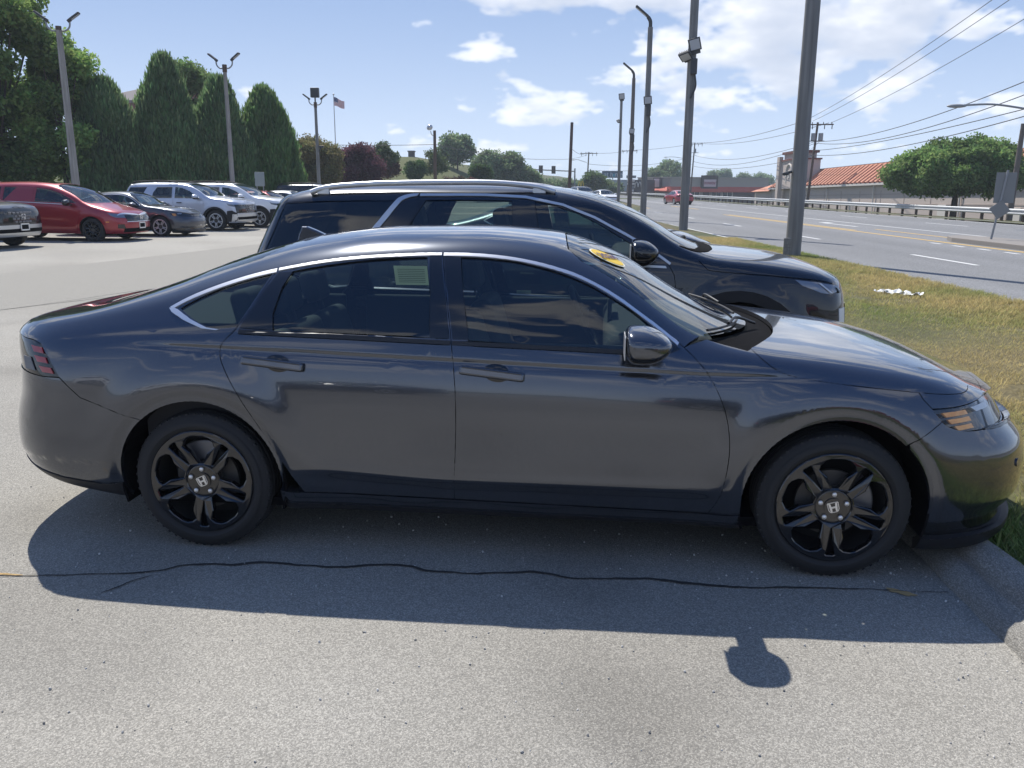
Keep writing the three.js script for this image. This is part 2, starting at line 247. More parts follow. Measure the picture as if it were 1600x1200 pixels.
function rimFace(kind, r) {
  const s = new THREE.Shape(); s.absarc(0, 0, r, 0, Math.PI * 2, false); { const h = new THREE.Path(); h.absarc(0, 0, .30 * r, 0, Math.PI * 2, true); s.holes.push(h); } const hole = (pts) => { const h = new THREE.Path(pts.map((p) => new THREE.Vector2(...p))); s.holes.push(h); };
  for (let k = 0; k < 5; k++) {
    const a = 90 + k * 72;
    if (kind === 'split') {          // five twin spokes: a wide six-cornered window and a narrow wedge in each spoke
      const half = [[.36, 8.5], [.42, 11.5], [.60, 15.8], [.71, 22.3], [.76, 23.8], [.83, 20], [.885, 13], [.90, 7]];
      hole([...half.map(([q, d]) => polar(q * r, a - d)), ...rev(half).map(([q, d]) => polar(q * r, a + d))]);
      const c = a + 36; hole([polar(.40 * r, c - .8), polar(.62 * r, c - 2.8), polar(.80 * r, c - 4.4), polar(.87 * r, c - 5.2), polar(.885 * r, c - 3.4), polar(.885 * r, c + 3.4), polar(.87 * r, c + 5.2), polar(.80 * r, c + 4.4), polar(.62 * r, c + 2.8), polar(.40 * r, c + .8)]);
    } else if (kind === 'five') { const half = [[.36, 16], [.5, 21], [.86, 25], [.90, 20]]; hole([...half.map(([q, d]) => polar(q * r, a - d)), ...rev(half).map(([q, d]) => polar(q * r, a + d))]); const c = a + 36; hole([polar(.42 * r, c - 2), polar(.88 * r, c - 5), polar(.9 * r, c + 5), polar(.42 * r, c + 2)]); }
    else for (const e of [-18, 18]) { const half = [[.38, 9], [.5, 11], [.86, 13.5], [.90, 10]]; hole([...half.map(([q, d]) => polar(q * r, a + e - d)), ...rev(half).map(([q, d]) => polar(q * r, a + e + d))]); }
  }
  const g = new THREE.ExtrudeGeometry(s, { depth: .016, bevelEnabled: true, bevelSize: .0055, bevelThickness: .011, bevelOffset: -.005, bevelSegments: 2, curveSegments: 60 });
  const P = g.attributes.position;  // dished: the hub sits deeper than the rim edge, spokes are crowned
  for (let i = 0; i < P.count; i++) { const q = Math.hypot(P.getX(i), P.getY(i)) / r; P.setZ(i, P.getZ(i) - .027 - .030 * Math.pow(1 - clamp(q), 1.5) + .012 * Math.sin(clamp((q - .25) / .7) * Math.PI)); }
  g.computeVertexNormals(); return g;
}
const wheelGeo = {};
function wheel(parent, x, z, side, o = {}) {         // side +1: outer face towards +z
  const R = o.R || .328, rim = o.rim || .245, w = o.w || .225, kind = o.kind || 'split', fine = o.fine !== false, key = [R, rim, w, kind].join();
  const G = wheelGeo[key] = wheelGeo[key] || { tyre: join(tyreGeo(R, rim, w)), face: rimFace(kind, rim), barrel: join([new THREE.LatheGeometry([[rim, -.005], [rim + .003, -.012], [rim - .004, -.02], [rim - .02, -.05], [rim - .024, -.19], [rim - .03, -.2], [0.06, -.2]].map((p) => new THREE.Vector2(...p)), 48).rotateX(Math.PI / 2)]) };
  const g = new THREE.Group(); g.name = 'wheel'; parent.add(g); g.position.set(x, R * .992, z); if (side < 0) g.rotation.y = Math.PI; if (o.steer) g.rotation.y += o.steer;
  part('tyre', G.tyre, M.rubber, g); part('rim', G.face, o.rimMat || M.rimBlack, g); part('rim_barrel', G.barrel, M.rimGap, g);
  part('brake_disc', [cyl(.148, .148, .02, 40, 0, -.01, 0).rotateX(Math.PI / 2).translate(0, 0, -.085), cyl(.08, .08, .05, 24, 0, -.025, 0).rotateX(Math.PI / 2).translate(0, 0, -.075)], M.iron, g);
  if (fine) {
    const cp = prism([...arc(0, 0, .175, 10, 62, 10), ...rev(arc(0, 0, .095, 10, 62, 10))], .05, .006); part('brake_caliper', cp.rotateZ((o.calip || 0)).translate(0, 0, -.125), M.steel, g);
    const R5 = .0575; part('hub', [new THREE.LatheGeometry([[.0, -.0205], [.040, -.0205], [.050, -.0195], [.066, -.0185], [.0755, -.018], [.077, -.024], [.07, -.06]].map((q) => new THREE.Vector2(...q)), 48).rotateX(Math.PI / 2), ...[0, 1, 2, 3, 4].map((k) => { const [lx, ly] = polar(R5, 90 + k * 72); return new THREE.CylinderGeometry(.0145, .0145, .006, 16).rotateX(Math.PI / 2).translate(lx, ly, -.0185); })], o.rimMat || M.rimBlack, g);
    for (let k = 0; k < 5; k++) { const [lx, ly] = polar(R5, 90 + k * 72); part('lug_nut', [cyl(.0095, .0095, .02, 6).rotateX(Math.PI / 2).translate(lx, ly, -.03), new THREE.SphereGeometry(.0105, 12, 8).scale(1, 1, .6).translate(lx, ly, -.014)], M.chrome, g); }
    part('hub_cap', [cyl(.040, .038, .03, 32).rotateX(Math.PI / 2).translate(0, 0, -.0445)], M.rimBlack, g);
    const a = o.emblem ?? .35, rr = []; const S = (pts) => new THREE.Shape(pts.map((p) => new THREE.Vector2(...p)));
    const outer = [[-.019, .021], [.019, .021], [.0225, .017], [.0215, -.01], [.017, -.019], [.011, -.022], [-.011, -.022], [-.017, -.019], [-.0215, -.01], [-.0225, .017]];
    const ring = S(outer); ring.holes.push(new THREE.Path(outer.map(([p, q]) => new THREE.Vector2(p * .88, q * .88))));
    const hh = S([[-.0175, .017], [-.0095, .017], [-.0075, .003], [.0075, .003], [.0095, .017], [.0175, .017], [.0135, -.018], [.0065, -.018], [.0065, -.004], [-.0065, -.004], [-.0065, -.018], [-.0135, -.018]]);
    part('emblem', [new THREE.ExtrudeGeometry(ring, { depth: .0025, bevelEnabled: false }), new THREE.ExtrudeGeometry(hh, { depth: .0025, bevelEnabled: false })].map((q) => q.scale(1.08, 1.08, 1).rotateZ(a).translate(0, 0, -.0135)), M.chrome, g);
  }
  return g;
}
function emblemH(s, depth = .006) {                   // the maker's upright letter in its frame, facing +z
  const S = (pts) => new THREE.Shape(pts.map((p) => new THREE.Vector2(p[0] * s, p[1] * s))); const outer = [[-.9, .95], [.9, .95], [1.05, .75], [1.0, -.4], [.78, -.88], [.5, -1], [-.5, -1], [-.78, -.88], [-1, -.4], [-1.05, .75]];
  const ring = S(outer); ring.holes.push(new THREE.Path(outer.map(([p, q]) => new THREE.Vector2(p * s * .86, q * s * .86))));
  const hh = S([[-.8, .78], [-.45, .78], [-.36, .14], [.36, .14], [.45, .78], [.8, .78], [.62, -.84], [.3, -.84], [.3, -.2], [-.3, -.2], [-.3, -.84], [-.62, -.84]]);
  return join([new THREE.ExtrudeGeometry(ring, { depth, bevelEnabled: false }), new THREE.ExtrudeGeometry(hh, { depth, bevelEnabled: false })]);
}
function seats(t, rows, y0, halfW, mat = M.seat) {   // cabin: floor tub, seats with headrests
  for (const [x, n, dy = 0] of rows) for (let i = 0; i < n; i++) {
    const Y0 = y0 - dy, z = n === 2 ? (i ? -1 : 1) * halfW * .52 : (i - 1) * halfW * .62, w = n === 2 ? .50 : .42;
    const back = rbox(.13, .62, w, .05, 0, .31, 0, 3); back.rotateZ(.30).translate(x - .23, Y0 + .12, z);
    const head = rbox(.10, .19, .27, .045, 0, 0, 0, 3); head.rotateZ(.22).translate(x - .475, Y0 + .85, z);
    const posts = [rod([x - .44, Y0 + .70, z - .05], [x - .47, Y0 + .80, z - .05], .007), rod([x - .44, Y0 + .70, z + .05], [x - .47, Y0 + .80, z + .05], .007)];
    part('seat', [rbox(.52, .16, w, .05, x, Y0 + .08, z, 3), back, head, ...posts], mat, t);
  }
}
function mirrorPair(t, x, y, z, mat, o = {}) {        // door mirrors: shaped shell, black foot, glass
  for (const s of [1, -1]) {
    const g = new THREE.Group(); g.name = 'mirror'; t.add(g); g.position.set(x, y, s * z);
    const q = new THREE.SphereGeometry(1, 40, 28), P = q.attributes.position, sx = o.sx || .085, sy = o.sy || .078, sz = o.sz || .125;
    for (let i = 0; i < P.count; i++) { let a = P.getX(i), b = P.getY(i), c = P.getZ(i); const f = (v, e) => Math.sign(v) * Math.pow(Math.abs(v), e); let X = f(a, .75), Y = f(b, .72), Z = f(c, .7); if (X < 0) X = -Math.pow(-X, .6) * .62; X *= 1 - .12 * Math.max(0, -Y); if (X > 0) Y *= 1 - .38 * X * X; P.setXYZ(i, X * sx - (Y > 0 ? Y * Y * .012 : 0), Y * sy * (1 - .16 * Z), Z * sz * s); }
    q.computeVertexNormals(); const idx = (sel) => { const h = q.toNonIndexed(), p = h.attributes.position.array, nn = h.attributes.normal.array, pa = [], na = []; for (let i = 0; i < p.length; i += 9) { const yy = (p[i + 1] + p[i + 4] + p[i + 7]) / 3; if (sel(yy)) { pa.push(...p.slice(i, i + 9)); na.push(...nn.slice(i, i + 9)); } } const r = new THREE.BufferGeometry(); r.setAttribute('position', new THREE.Float32BufferAttribute(pa, 3)); r.setAttribute('normal', new THREE.Float32BufferAttribute(na, 3)); return r; };
    const cut = o.cut ?? -.03; part('mirror_shell', idx((v) => v >= cut), mat, g); part('mirror_base', [idx((v) => v < cut), rbox(.10, .035, .13, .014, .035, -sy * .62, -s * .125)], M.gloss, g);
    part('mirror_glass', rbox(.004, sy * 1.25, sz * 1.35, .002, -sx * .622, 0, 0), M.silver, g);
  }
}
// ---------------------------------------------------------------- the sedan in front
const ACC = {
  X: [-1.16, -.95, -.65, -.30, 0, .40, .80, 1.20, 1.60, 1.90, 2.20, 2.50, 2.80, 3.10, 3.40, 3.60, 3.80],
  rails: [
    { y: [.34, .28, .235, .20, .19, .185, .185, .185, .185, .185, .185, .185, .17, .145, .135, .135, .135], z: [.74, .78, .80, .82, .82, .82, .82, .82, .82, .82, .82, .82, .82, .82, .82, .82, .82] },
    { y: [.37, .30, .25, .215, .205, .20, .20, .20, .20, .20, .20, .20, .185, .16, .15, .15, .15], z: [.86, .875, .88, .885, .885, .885, .885, .885, .885, .885, .885, .885, .885, .885, .885, .885, .885] },
    { y: [.45, .42, .39, .37, .36, .36, .36, .36, .36, .355, .35, .35, .34, .33, .33, .33, .33], z: [.92, .92, .922, .926, .93, .932, .934, .934, .934, .934, .934, .93, .925, .918, .91, .91, .91] },
    { y: [.62, .62, .61, .60, .60, .60, .60, .60, .60, .60, .59, .58, .56, .53, .50, .50, .50], z: [.93, .935, .938, .938, .936, .934, .934, .934, .934, .936, .938, .94, .94, .935, .925, .92, .92] },
    { y: [.80, .81, .82, .83, .83, .83, .83, .825, .82, .815, .81, .80, .775, .73, .67, .635, .62], z: [.92, .928, .935, .936, .932, .926, .924, .924, .924, .924, .926, .928, .925, .915, .905, .90, .90] },
    { y: [.90, .93, .965, .995, 1.005, 1.005, 1.0, .99, .98, .97, .955, .935, .90, .85, .785, .725, .69], z: [.89, .885, .88, .88, .88, .878, .876, .876, .876, .876, .876, .882, .88, .872, .862, .85, .845] },
    { y: [.945, .985, 1.025, 1.07, 1.10, 1.15, 1.19, 1.20, 1.20, 1.15, 1.02, .978, .948, .908, .850, .784, .722], z: [.84, .83, .82, .81, .80, .785, .765, .76, .745, .763, .805, .835, .825, .815, .80, .79, .78] },
    { y: [.985, 1.035, 1.075, 1.155, 1.235, 1.33, 1.382, 1.395, 1.355, 1.245, 1.055, 1.0, .970, .934, .876, .808, .74], z: [.76, .75, .745, .72, .68, .625, .605, .605, .64, .70, .755, .60, .58, .57, .57, .58, .58] },
    { y: [1.0, 1.05, 1.092, 1.195, 1.305, 1.405, 1.447, 1.453, 1.418, 1.305, 1.115, 1.01, .980, .946, .889, .817, .747], z: [.45, .45, .45, .42, .40, .38, .40, .42, .48, .52, .54, .40, .32, .31, .31, .31, .31] },
    { y: [1.005, 1.055, 1.097, 1.205, 1.325, 1.425, 1.462, 1.468, 1.44, 1.345, 1.165, 1.015, .984, .951, .894, .821, .75], z: [0, 0, 0, 0, 0, 0, 0, 0, 0, 0, 0, 0, 0, 0, 0, 0, 0] },
  ],
  nose: [[.13, -.05], [.20, -.02], [.27, -.03], [.36, .02], [.46, .03], [.56, .015], [.66, -.05], [.74, -.085], [.82, -.10]],
  tail: [[.20, .16], [.28, .06], [.36, .01], [.45, 0], [.58, .015], [.72, .055], [.80, .06], [.92, .035], [.97, .02], [1.0, .03], [1.06, .05]],
  front: [.80, 3.3, 2.4], rear: [.62, 3.0, 2.4], L: .04,
};
const range01 = (n) => Array.from({ length: n + 1 }, (_, i) => i / n);
const gau = (x) => Math.exp(-x * x);
const lineY = (x) => lerp(.965, .893, clamp((x + .17) / 2.4));
ACC.bump = (x, y, t) => {
  let b = 0;
  for (const hx of [0, 2.83]) { const r = Math.hypot(x - hx, (y - .33) * 1.0); if (r < .62) b += .013 * sstep(.62, .46, r) * sstep(.50, .95, y + .35) - .012 * sstep(.45, .395, r); }
  if (y > .85 && y < 1.02) { const d = y - lineY(x); b += .003 * sstep(-.008, .014, d) * sstep(-.35, 0, x) * sstep(2.9, 2.3, x) - .0045 * gau((d + .010) / .012) * sstep(-.35, 0, x) * sstep(2.9, 2.3, x); }
  // scooped lower doors with a ridge that rises to the rear
  const ly = .375 + .03 * sstep(1.2, .5, x); const k = sstep(.4, .7, x) * sstep(2.44, 2.2, x);
  b += k * (.006 * gau((y - ly - .01) / .035) - .016 * sstep(ly + .02, ly - .05, y) - .005 * gau((y - .55) / .12));
  // rear bumper ledge, front bumper hollows
  if (x < -.4) b += .006 * sstep(.40, .412, y) * sstep(-.4, -.6, x) * sstep(.7, .42, y);
  return b;
};
function makeSedan(paint, o = {}) {
  const t = new THREE.Group(), fineL = o.L || .04; const B = new Body({ ...ACC, L: fineL });
  const WB = 2.83, hy = .325;
  const fineLine = o.L ? null : (x, y) => Math.abs(y - lineY(x) + .002) < .028 && x > -.4 && x < 3 ? .011 : (y > .29 && y < .46 && x > .35 && x < 2.44 ? .016 : (Math.min(Math.hypot(x, y - .33), Math.hypot(x - WB, y - .33)) < .48 ? .02 : 0));
  const both = (name, poly, mat, op = {}) => { const g = B.panel(poly, { fine: fineLine, ...op }); part(name, g.near, mat, t); part(name, g.far, mat, t); };
  const mid = (name, poly, mat, op = {}) => { const g = B.panel(poly, { fine: fineLine, ...op }); part(name, [g.near, g.far], mat, t); };
  // lines of the side, metres from the rear axle
  const top = crv([[-.154, 1.111], [-.075, 1.156], [.037, 1.203], [.18, 1.250], [.321, 1.284], [.531, 1.322], [.706, 1.343], [.879, 1.355], [1.09, 1.363], [1.290, 1.360], [1.468, 1.341], [1.641, 1.303], [1.756, 1.262], [1.869, 1.205], [1.98, 1.133], [2.091, 1.055], [2.17, .995]], 4);
  const at = (x) => { for (let i = 0; i < top.length - 1; i++) if (top[i + 1][0] >= x) { const u = (x - top[i][0]) / (top[i + 1][0] - top[i][0]); return [x, lerp(top[i][1], top[i + 1][1], u)]; } return top[top.length - 1]; };
  const topSeg = (a, b) => [at(a), ...top.filter((p) => p[0] > a + .004 && p[0] < b - .004), at(b)];
  const shutR = crv([[.321, 1.284], [.262, 1.16], [.191, 1.034], [.145, .985], [.127, .937], [.153, .862], [.242, .708], [.330, .560], [.395, .452], [.490, .294]], 4);
  const shutB = crv([[1.09, 1.363], [1.132, 1.18], [1.167, 1.006], [1.190, .82], [1.195, .68], [1.190, .5], [1.18, .284]], 4);
  const shutF = crv([[2.17, .995], [2.225, .945], [2.281, .877], [2.344, .746], [2.370, .609], [2.367, .492], [2.345, .36], [2.302, .268]], 4);
  const low = crv([[.49, .294], [1.18, .284], [2.302, .268]], 2);
  const aR = .388, archB = (a, b) => arc(0, hy, aR, a, b, 30), archF = (a, b) => arc(WB, hy, aR + .004, a, b, 30);
  const beltY = (x) => lerp(1.030, .980, clamp((x - .08) / 1.8)) - .012 * sstep(1.8, 2.2, x);
  const hoodSide = crv([[2.46, .985], [2.497, .955], [2.55, .918], [2.63, .890], [2.803, .867], [3.016, .845], [3.167, .829], [3.279, .819], [3.36, .816], [3.415, .824]], 4);
  const wsBase = range01(10).map((u) => ({ X: 2.24 + .31 * Math.sin(u * Math.PI / 2), t: 6.6 + 2.4 * u })), hoodBack = range01(10).map((u) => ({ X: 2.46 + .21 * Math.sin(u * Math.PI / 2), t: 6.25 + 2.75 * u }));
  // panels
  const qg = crv([[-.095, 1.112], [-.02, 1.155], [.09, 1.204], [.20, 1.243], [.30, 1.266]], 4), qglass = [...qg, ...crv([[.30, 1.266], [.255, 1.17], [.19, 1.043]], 3).slice(1), ...crv([[.19, 1.043], [.115, 1.036], [.06, 1.040], [-.02, 1.072], [-.095, 1.112]], 3).slice(1, -1)];
  const lampRear = [[-.865, .962], [-.80, .960], [-.746, .946], [-.687, .884], [-.631, .805], [-.715, .803], [-.84, .812]];
  const X0 = -1.16, X1 = 3.80;
  // body side, pillars and roof in one pressing
  mid('body_shell', [...archB(131, -3), [.400, .452], ...rev(shutR.filter((p) => p[1] > .46)), ...topSeg(.321, 2.091).slice(1), [2.17, .995], { X: 2.24, t: 6.55 }, { X: 2.10, t: 6.92 }, { X: 1.9, t: 7.06 }, { X: 1.72, t: 7.30 }, { X: 1.655, t: 7.7 }, { X: 1.62, t: 9 }, { X: .30, t: 9 }, { X: .27, t: 7.9 }, { X: .18, t: 7.45 }, { X: -.1, t: 7.35 }, { X: -.40, t: 7.35 }, { X: -.58, t: 7.6 }, { X: -.62, t: 9 }, { X: -.64, t: 9 }, { X: -.62, t: 7.4 }, { X: -.72, t: 7.1 }, { X: -1.0, t: 6.9 }, { X: -1.12, t: 6.6 }, { X: X0, t: 6.2 }, { X: X0, y: .96 }, [-.865, .962], [-.80, .960], [-.746, .946], [-.687, .884], [-.631, .805], [-.533, .714]], paint,
  { holes: [qglass] });
  mid('trunk_lid', [{ X: -.64, t: 9 }, { X: -.62, t: 7.4 }, { X: -.72, t: 7.1 }, { X: -1.0, t: 6.9 }, { X: -1.12, t: 6.6 }, { X: X0, t: 6.2 }, { X: X0, t: 9 }], paint);
  both('rear_door', [...rev(shutR), ...topSeg(.321, 1.09).slice(1), ...shutB.slice(1), ...rev(low.filter((p) => p[0] < 1.17)).slice(0, -1)], paint, { holes: [crv([[.345, 1.262], [.45, 1.286], [.6, 1.311], [.8, 1.334], [1.02, 1.345]], 3).concat([[1.055, 1.2], [1.068, 1.015], [.364, 1.031], [.345, 1.10], [.31, 1.18]])] });
  both('front_door', [...rev(shutB), ...topSeg(1.09, 2.17).slice(1), ...shutF.slice(1), ...rev(low.filter((p) => p[0] > 1.19)).slice(1)], paint, { holes: [crv([[1.175, 1.347], [1.30, 1.343], [1.45, 1.328], [1.62, 1.289], [1.75, 1.243], [1.87, 1.182], [1.98, 1.112], [2.085, 1.028]], 3).concat([[2.06, .974], [1.5, .994], [1.243, 1.006], [1.215, 1.15]])] });
  both('front_fender', [...shutF, [2.44, .266], ...rev(archF(48, 180 - 6)).map((p) => p), [3.200, .690], [3.236, .716], [3.195, .768], [3.157, .806], [3.14, .846].map((v, i) => i ? .833 : v), ...rev(hoodSide.filter((p) => p[0] < 3.13)), { X: 2.44, t: 6.0 }, { X: 2.27, t: 6.45 }], paint);
  mid('hood', [...hoodSide, { X: 3.58, t: 6.2 }, { X: 3.67, t: 7.2 }, { X: 3.71, t: 8 }, { X: 3.725, t: 9 }, ...rev(hoodBack)], paint);
  const lampTop = crv([[3.195, .768], [3.292, .769], [3.40, .778], [3.495, .787]], 3), lampLow = crv([[3.195, .768], [3.236, .716], [3.285, .688], [3.36, .672], [3.47, .672], [3.515, .68]], 3);
  mid('front_bumper', [...archF(0, 44).map((p) => p), [3.105, .622], [3.200, .690], [3.236, .716], ...lampLow.filter((p) => p[0] > 3.24), { X: 3.66, y: .672 }, { X: 3.76, y: .655 }, { X: X1, y: .65 }, { X: X1, y: .30 }, { X: 3.6, y: .285 }, { X: 3.4, y: .272 }, [3.222, .268]], paint);
  mid('bonnet_nose', [[3.14, .836], [3.157, .806], ...lampTop, { X: 3.66, y: .772 }, { X: 3.76, y: .745 }, { X: X1, y: .738 }, { X: X1, t: 9 }, { X: 3.725, t: 9 }, { X: 3.71, t: 8 }, { X: 3.67, t: 7.2 }, { X: 3.58, t: 6.2 }, ...rev(hoodSide.filter((p) => p[0] > 3.145))], paint);
  mid('rear_bumper', [{ X: X0, y: .40 }, [-.9, .30], [-.7, .255], [-.5, .228], ...rev(archB(131, 195)).map((p) => p), [-.533, .714], [-.631, .803], [-.715, .803], [-.84, .812], { X: X0, y: .82 }], paint);
  mid('rear_valance', [{ X: X0, t: .2 }, { X: -.9, t: .2 }, { X: -.42, t: .2 }, [-.395, .30], [-.5, .292], [-.7, .312], [-.9, .345], { X: X0, y: .43 }], M.satin, { off: .004 });
  mid('front_lip', [{ X: X1, t: .1 }, { X: 3.22, t: .1 }, [3.21, .20], [3.4, .21], { X: 3.6, y: .215 }, { X: X1, y: .23 }], M.satin, { off: .022, flange: .05 });
  mid('lower_grille', [{ X: X1, y: .215 }, { X: 3.55, y: .215 }, [3.222, .20], [3.222, .275], { X: 3.4, y: .278 }, { X: 3.6, y: .29 }, { X: X1, y: .31 }], M.gloss, { off: -.006 });
  mid('grille', [[3.478, .785], { X: 3.66, y: .775 }, { X: 3.76, y: .748 }, { X: X1, y: .741 }, { X: X1, y: .645 }, { X: 3.76, y: .65 }, { X: 3.66, y: .668 }, [3.50, .674]], M.gloss, { off: -.025, flange: 0 });
  mid('chrome_lip', [[3.44, .676], { X: 3.66, y: .672 }, { X: 3.76, y: .655 }, { X: X1, y: .65 }, { X: X1, y: .638 }, { X: 3.76, y: .643 }, { X: 3.66, y: .660 }, [3.44, .666]], M.gloss, { off: .005, flange: .01 });
  both('side_skirt', [[.372, .30], [.40, .290], ...low, [2.44, .266], [2.45, .205], [.375, .20]], paint, { off: .004, flange: .05 });
  both('skirt_strip', [[.385, .240], [2.447, .222], [2.447, .204], [.385, .206]], M.satin, { off: .010, flange: .01 });
  // lamps
  both('headlight', [...lampTop, ...rev(lampLow).slice(0, -1)], M.gloss, { off: -.03, flange: 0 });
  for (const [a, b, c, d] of [[3.245, .752, 3.36, .758], [3.268, .724, 3.375, .731], [3.30, .696, 3.385, .703]]) both('turn_lamp', [[a, b], [c, d], [c + .012, d - .020], [a + .020, b - .021]], M.amber, { off: -.009, flange: .01 });
  both('lamp_reflector', [[3.385, .764], [3.50, .770], [3.50, .745], [3.42, .742]], M.silver, { off: -.009, flange: .012 });
  both('lamp_lens', [...lampTop, ...rev(lampLow).slice(0, -1)], M.lens, { off: -.002, flange: 0 });
  mid('tail_lamp', [...lampRear, { X: X0, y: .82 }, { X: X0, y: .96 }], M.gloss, { off: -.004 });
  for (const [a, b] of [[-.775, .934], [-.748, .892], [-.716, .848]]) both('tail_lens', [[a - .030, b + .004], [a + .042, b - .002], [a + .058, b - .030], [a - .006, b - .026]], M.red, { off: .002, flange: .006 });
  both('reverse_lens', [[-.86, .885], [-.80, .885], [-.765, .825], [-.84, .825]], M.trimGrey, { off: .002, flange: .004 });
  // glazing
  both('quarter_glass', qglass, M.glass, { off: -.006, flange: 0, gap: 0 });
  const wR = crv([[.40, 1.272], [.55, 1.298], [.75, 1.324], [1.035, 1.343]], 3).concat([[1.055, 1.18], [1.066, 1.020], [.364, 1.034], [.352, 1.10], [.369, 1.207]]);
  both('door_glass', wR, M.glass, { off: -.006, flange: 0, gap: 0 });
  const wF = crv([[1.18, 1.343], [1.30, 1.339], [1.45, 1.324], [1.62, 1.285], [1.75, 1.239], [1.87, 1.178], [1.98, 1.108], [2.07, 1.035]], 3).concat([[2.045, .978], [1.5, .998], [1.243, 1.010], [1.215, 1.15]]);
  both('door_glass', wF, M.glass, { off: -.006, flange: 0, gap: 0 });
  mid('windscreen', [{ X: 2.23, t: 6.62 }, { X: 2.10, t: 6.95 }, { X: 1.9, t: 7.10 }, { X: 1.725, t: 7.32 }, { X: 1.66, t: 7.7 }, { X: 1.625, t: 9 }, ...rev(wsBase)], M.shield, { off: -.003, flange: 0 });
  mid('rear_window', [{ X: .295, t: 9 }, { X: .265, t: 7.9 }, { X: .175, t: 7.47 }, { X: -.1, t: 7.37 }, { X: -.40, t: 7.37 }, { X: -.575, t: 7.62 }, { X: -.615, t: 9 }], M.glass, { off: -.003, flange: 0 });
  mid('cowl', [...wsBase, ...rev(hoodBack), { X: 2.34, t: 6.35 }], M.dark, { off: -.022, flange: 0 });
  // pillar covers and trims stand proud of the frames
  both('pillar_cover', [[1.03, 1.350], [1.087, 1.352], [1.128, 1.18], [1.160, 1.012], [1.069, 1.013], [1.058, 1.18]], M.gloss, { off: .003, flange: .006 });
  both('pillar_cover', [[1.095, 1.352], [1.178, 1.346], [1.217, 1.15], [1.246, 1.008], [1.172, 1.010], [1.138, 1.18]], M.gloss, { off: .003, flange: .006 });
  both('pillar_cover', [[.328, 1.268], [.40, 1.274], [.369, 1.207], [.352, 1.10], [.364, 1.030], [.205, 1.036], [.27, 1.16]], M.gloss, { off: .003, flange: .006 });
  const sill = (a, b) => { const q = []; for (let i = 0; i <= 8; i++) { const x = lerp(a, b, i / 8); q.push([x, beltY(x) + .006]); } return ribbon(q, .020); };
  both('belt_moulding', sill(.205, 1.166), M.satin, { off: .005, flange: .008 }); both('belt_moulding', sill(1.172, 2.09), M.satin, { off: .005, flange: .008 });
  both('mirror_sail', [[2.07, 1.04], [2.155, .988], [2.10, .966], [2.045, .972]], M.gloss, { off: .004, flange: .008 });
  both('chrome_trim', ribbon([...topSeg(-.148, .318)], .017), M.chrome, { off: .005, flange: .008 });
  both('chrome_trim', ribbon(topSeg(.325, 1.087), .012), M.chrome, { off: .005, flange: .008 }); both('chrome_trim', ribbon(topSeg(1.094, 2.15), .014), M.chrome, { off: .005, flange: .008 });
  both('chrome_trim', [[-.152, 1.110], [-.128, 1.112], [-.105, 1.106], [-.03, 1.068], [.055, 1.036], [.115, 1.030], [.10, 1.024], [.03, 1.030], [-.07, 1.064], [-.135, 1.094]], M.chrome, { off: .006, flange: .008 });
  // cabin, floor and wheel housings
  part('floor_pan', [box(3.2, .04, 1.72, 1.3, .225, 0), box(.04, .5, 1.5, -.55, .5, 0), box(.8, .45, 1.3, -.6, .55, 0)], M.dark, t);
  part('dashboard', [rbox(.50, .22, 1.40, .08, 2.08, .90, 0, 3), rbox(.06, .72, 1.70, .02, 2.34, .58, 0), rbox(.02, .16, .28, .01, 1.86, 1.03, 0)], M.cabin, t);
  const sw = new THREE.TorusGeometry(.185, .016, 10, 32).rotateY(Math.PI / 2).rotateZ(.42).translate(1.72, .93, -.37); part('steering_wheel', [sw, rod([1.72, .93, -.37], [2.0, .82, -.37], .04, .05), rbox(.05, .12, .14, .02, 1.725, .925, -.37)], M.cabin, t);
  part('parcel_shelf', [rbox(.75, .04, 1.25, .01, -.28, 1.0, 0)], M.cabin, t);
  for (const s of [1, -1]) part('door_card', [rbox(1.75, .58, .05, .02, 1.2, .70, s * .80), rbox(.5, .5, .05, .02, -.05, .74, s * .79)], M.cabin, t);
  part('headliner', [rbox(1.0, .02, .9, .009, .95, 1.355, 0)], M.trimGrey, t);
  for (const s of [1, -1]) part('inner_pillar', [rod([1.04, 1.30, s * .59], [1.12, .98, s * .77], .03, .045)], M.cabin, t);
  seats(t, [[1.55, 2, .03], [.58, 3, .13]], .36, .76);
  for (const hx of [0, WB]) for (const s of [1, -1]) { const w = []; for (const a of arc(0, 0, .402, -18, 198, 24)) w.push(a); const sh = new THREE.Shape([...w, ...rev(arc(0, 0, .392, -18, 198, 24))].map((p) => new THREE.Vector2(...p))); const g = new THREE.ExtrudeGeometry(sh, { depth: .36, bevelEnabled: false }); g.translate(hx, hy, s > 0 ? .535 : -.895); part('wheel_housing', [g, box(.8, .5, .02, hx, .45, s * .53)], M.dark, t); }
  // wheels
  for (const s of [1, -1]) { wheel(t, 0, s * .918, s, { rimMat: o.rimMat, kind: o.kind, fine: !o.L, emblem: .42, calip: 1.1 }); wheel(t, WB, s * .918, s, { rimMat: o.rimMat, kind: o.kind, fine: !o.L, emblem: .28, calip: -.35 }); }
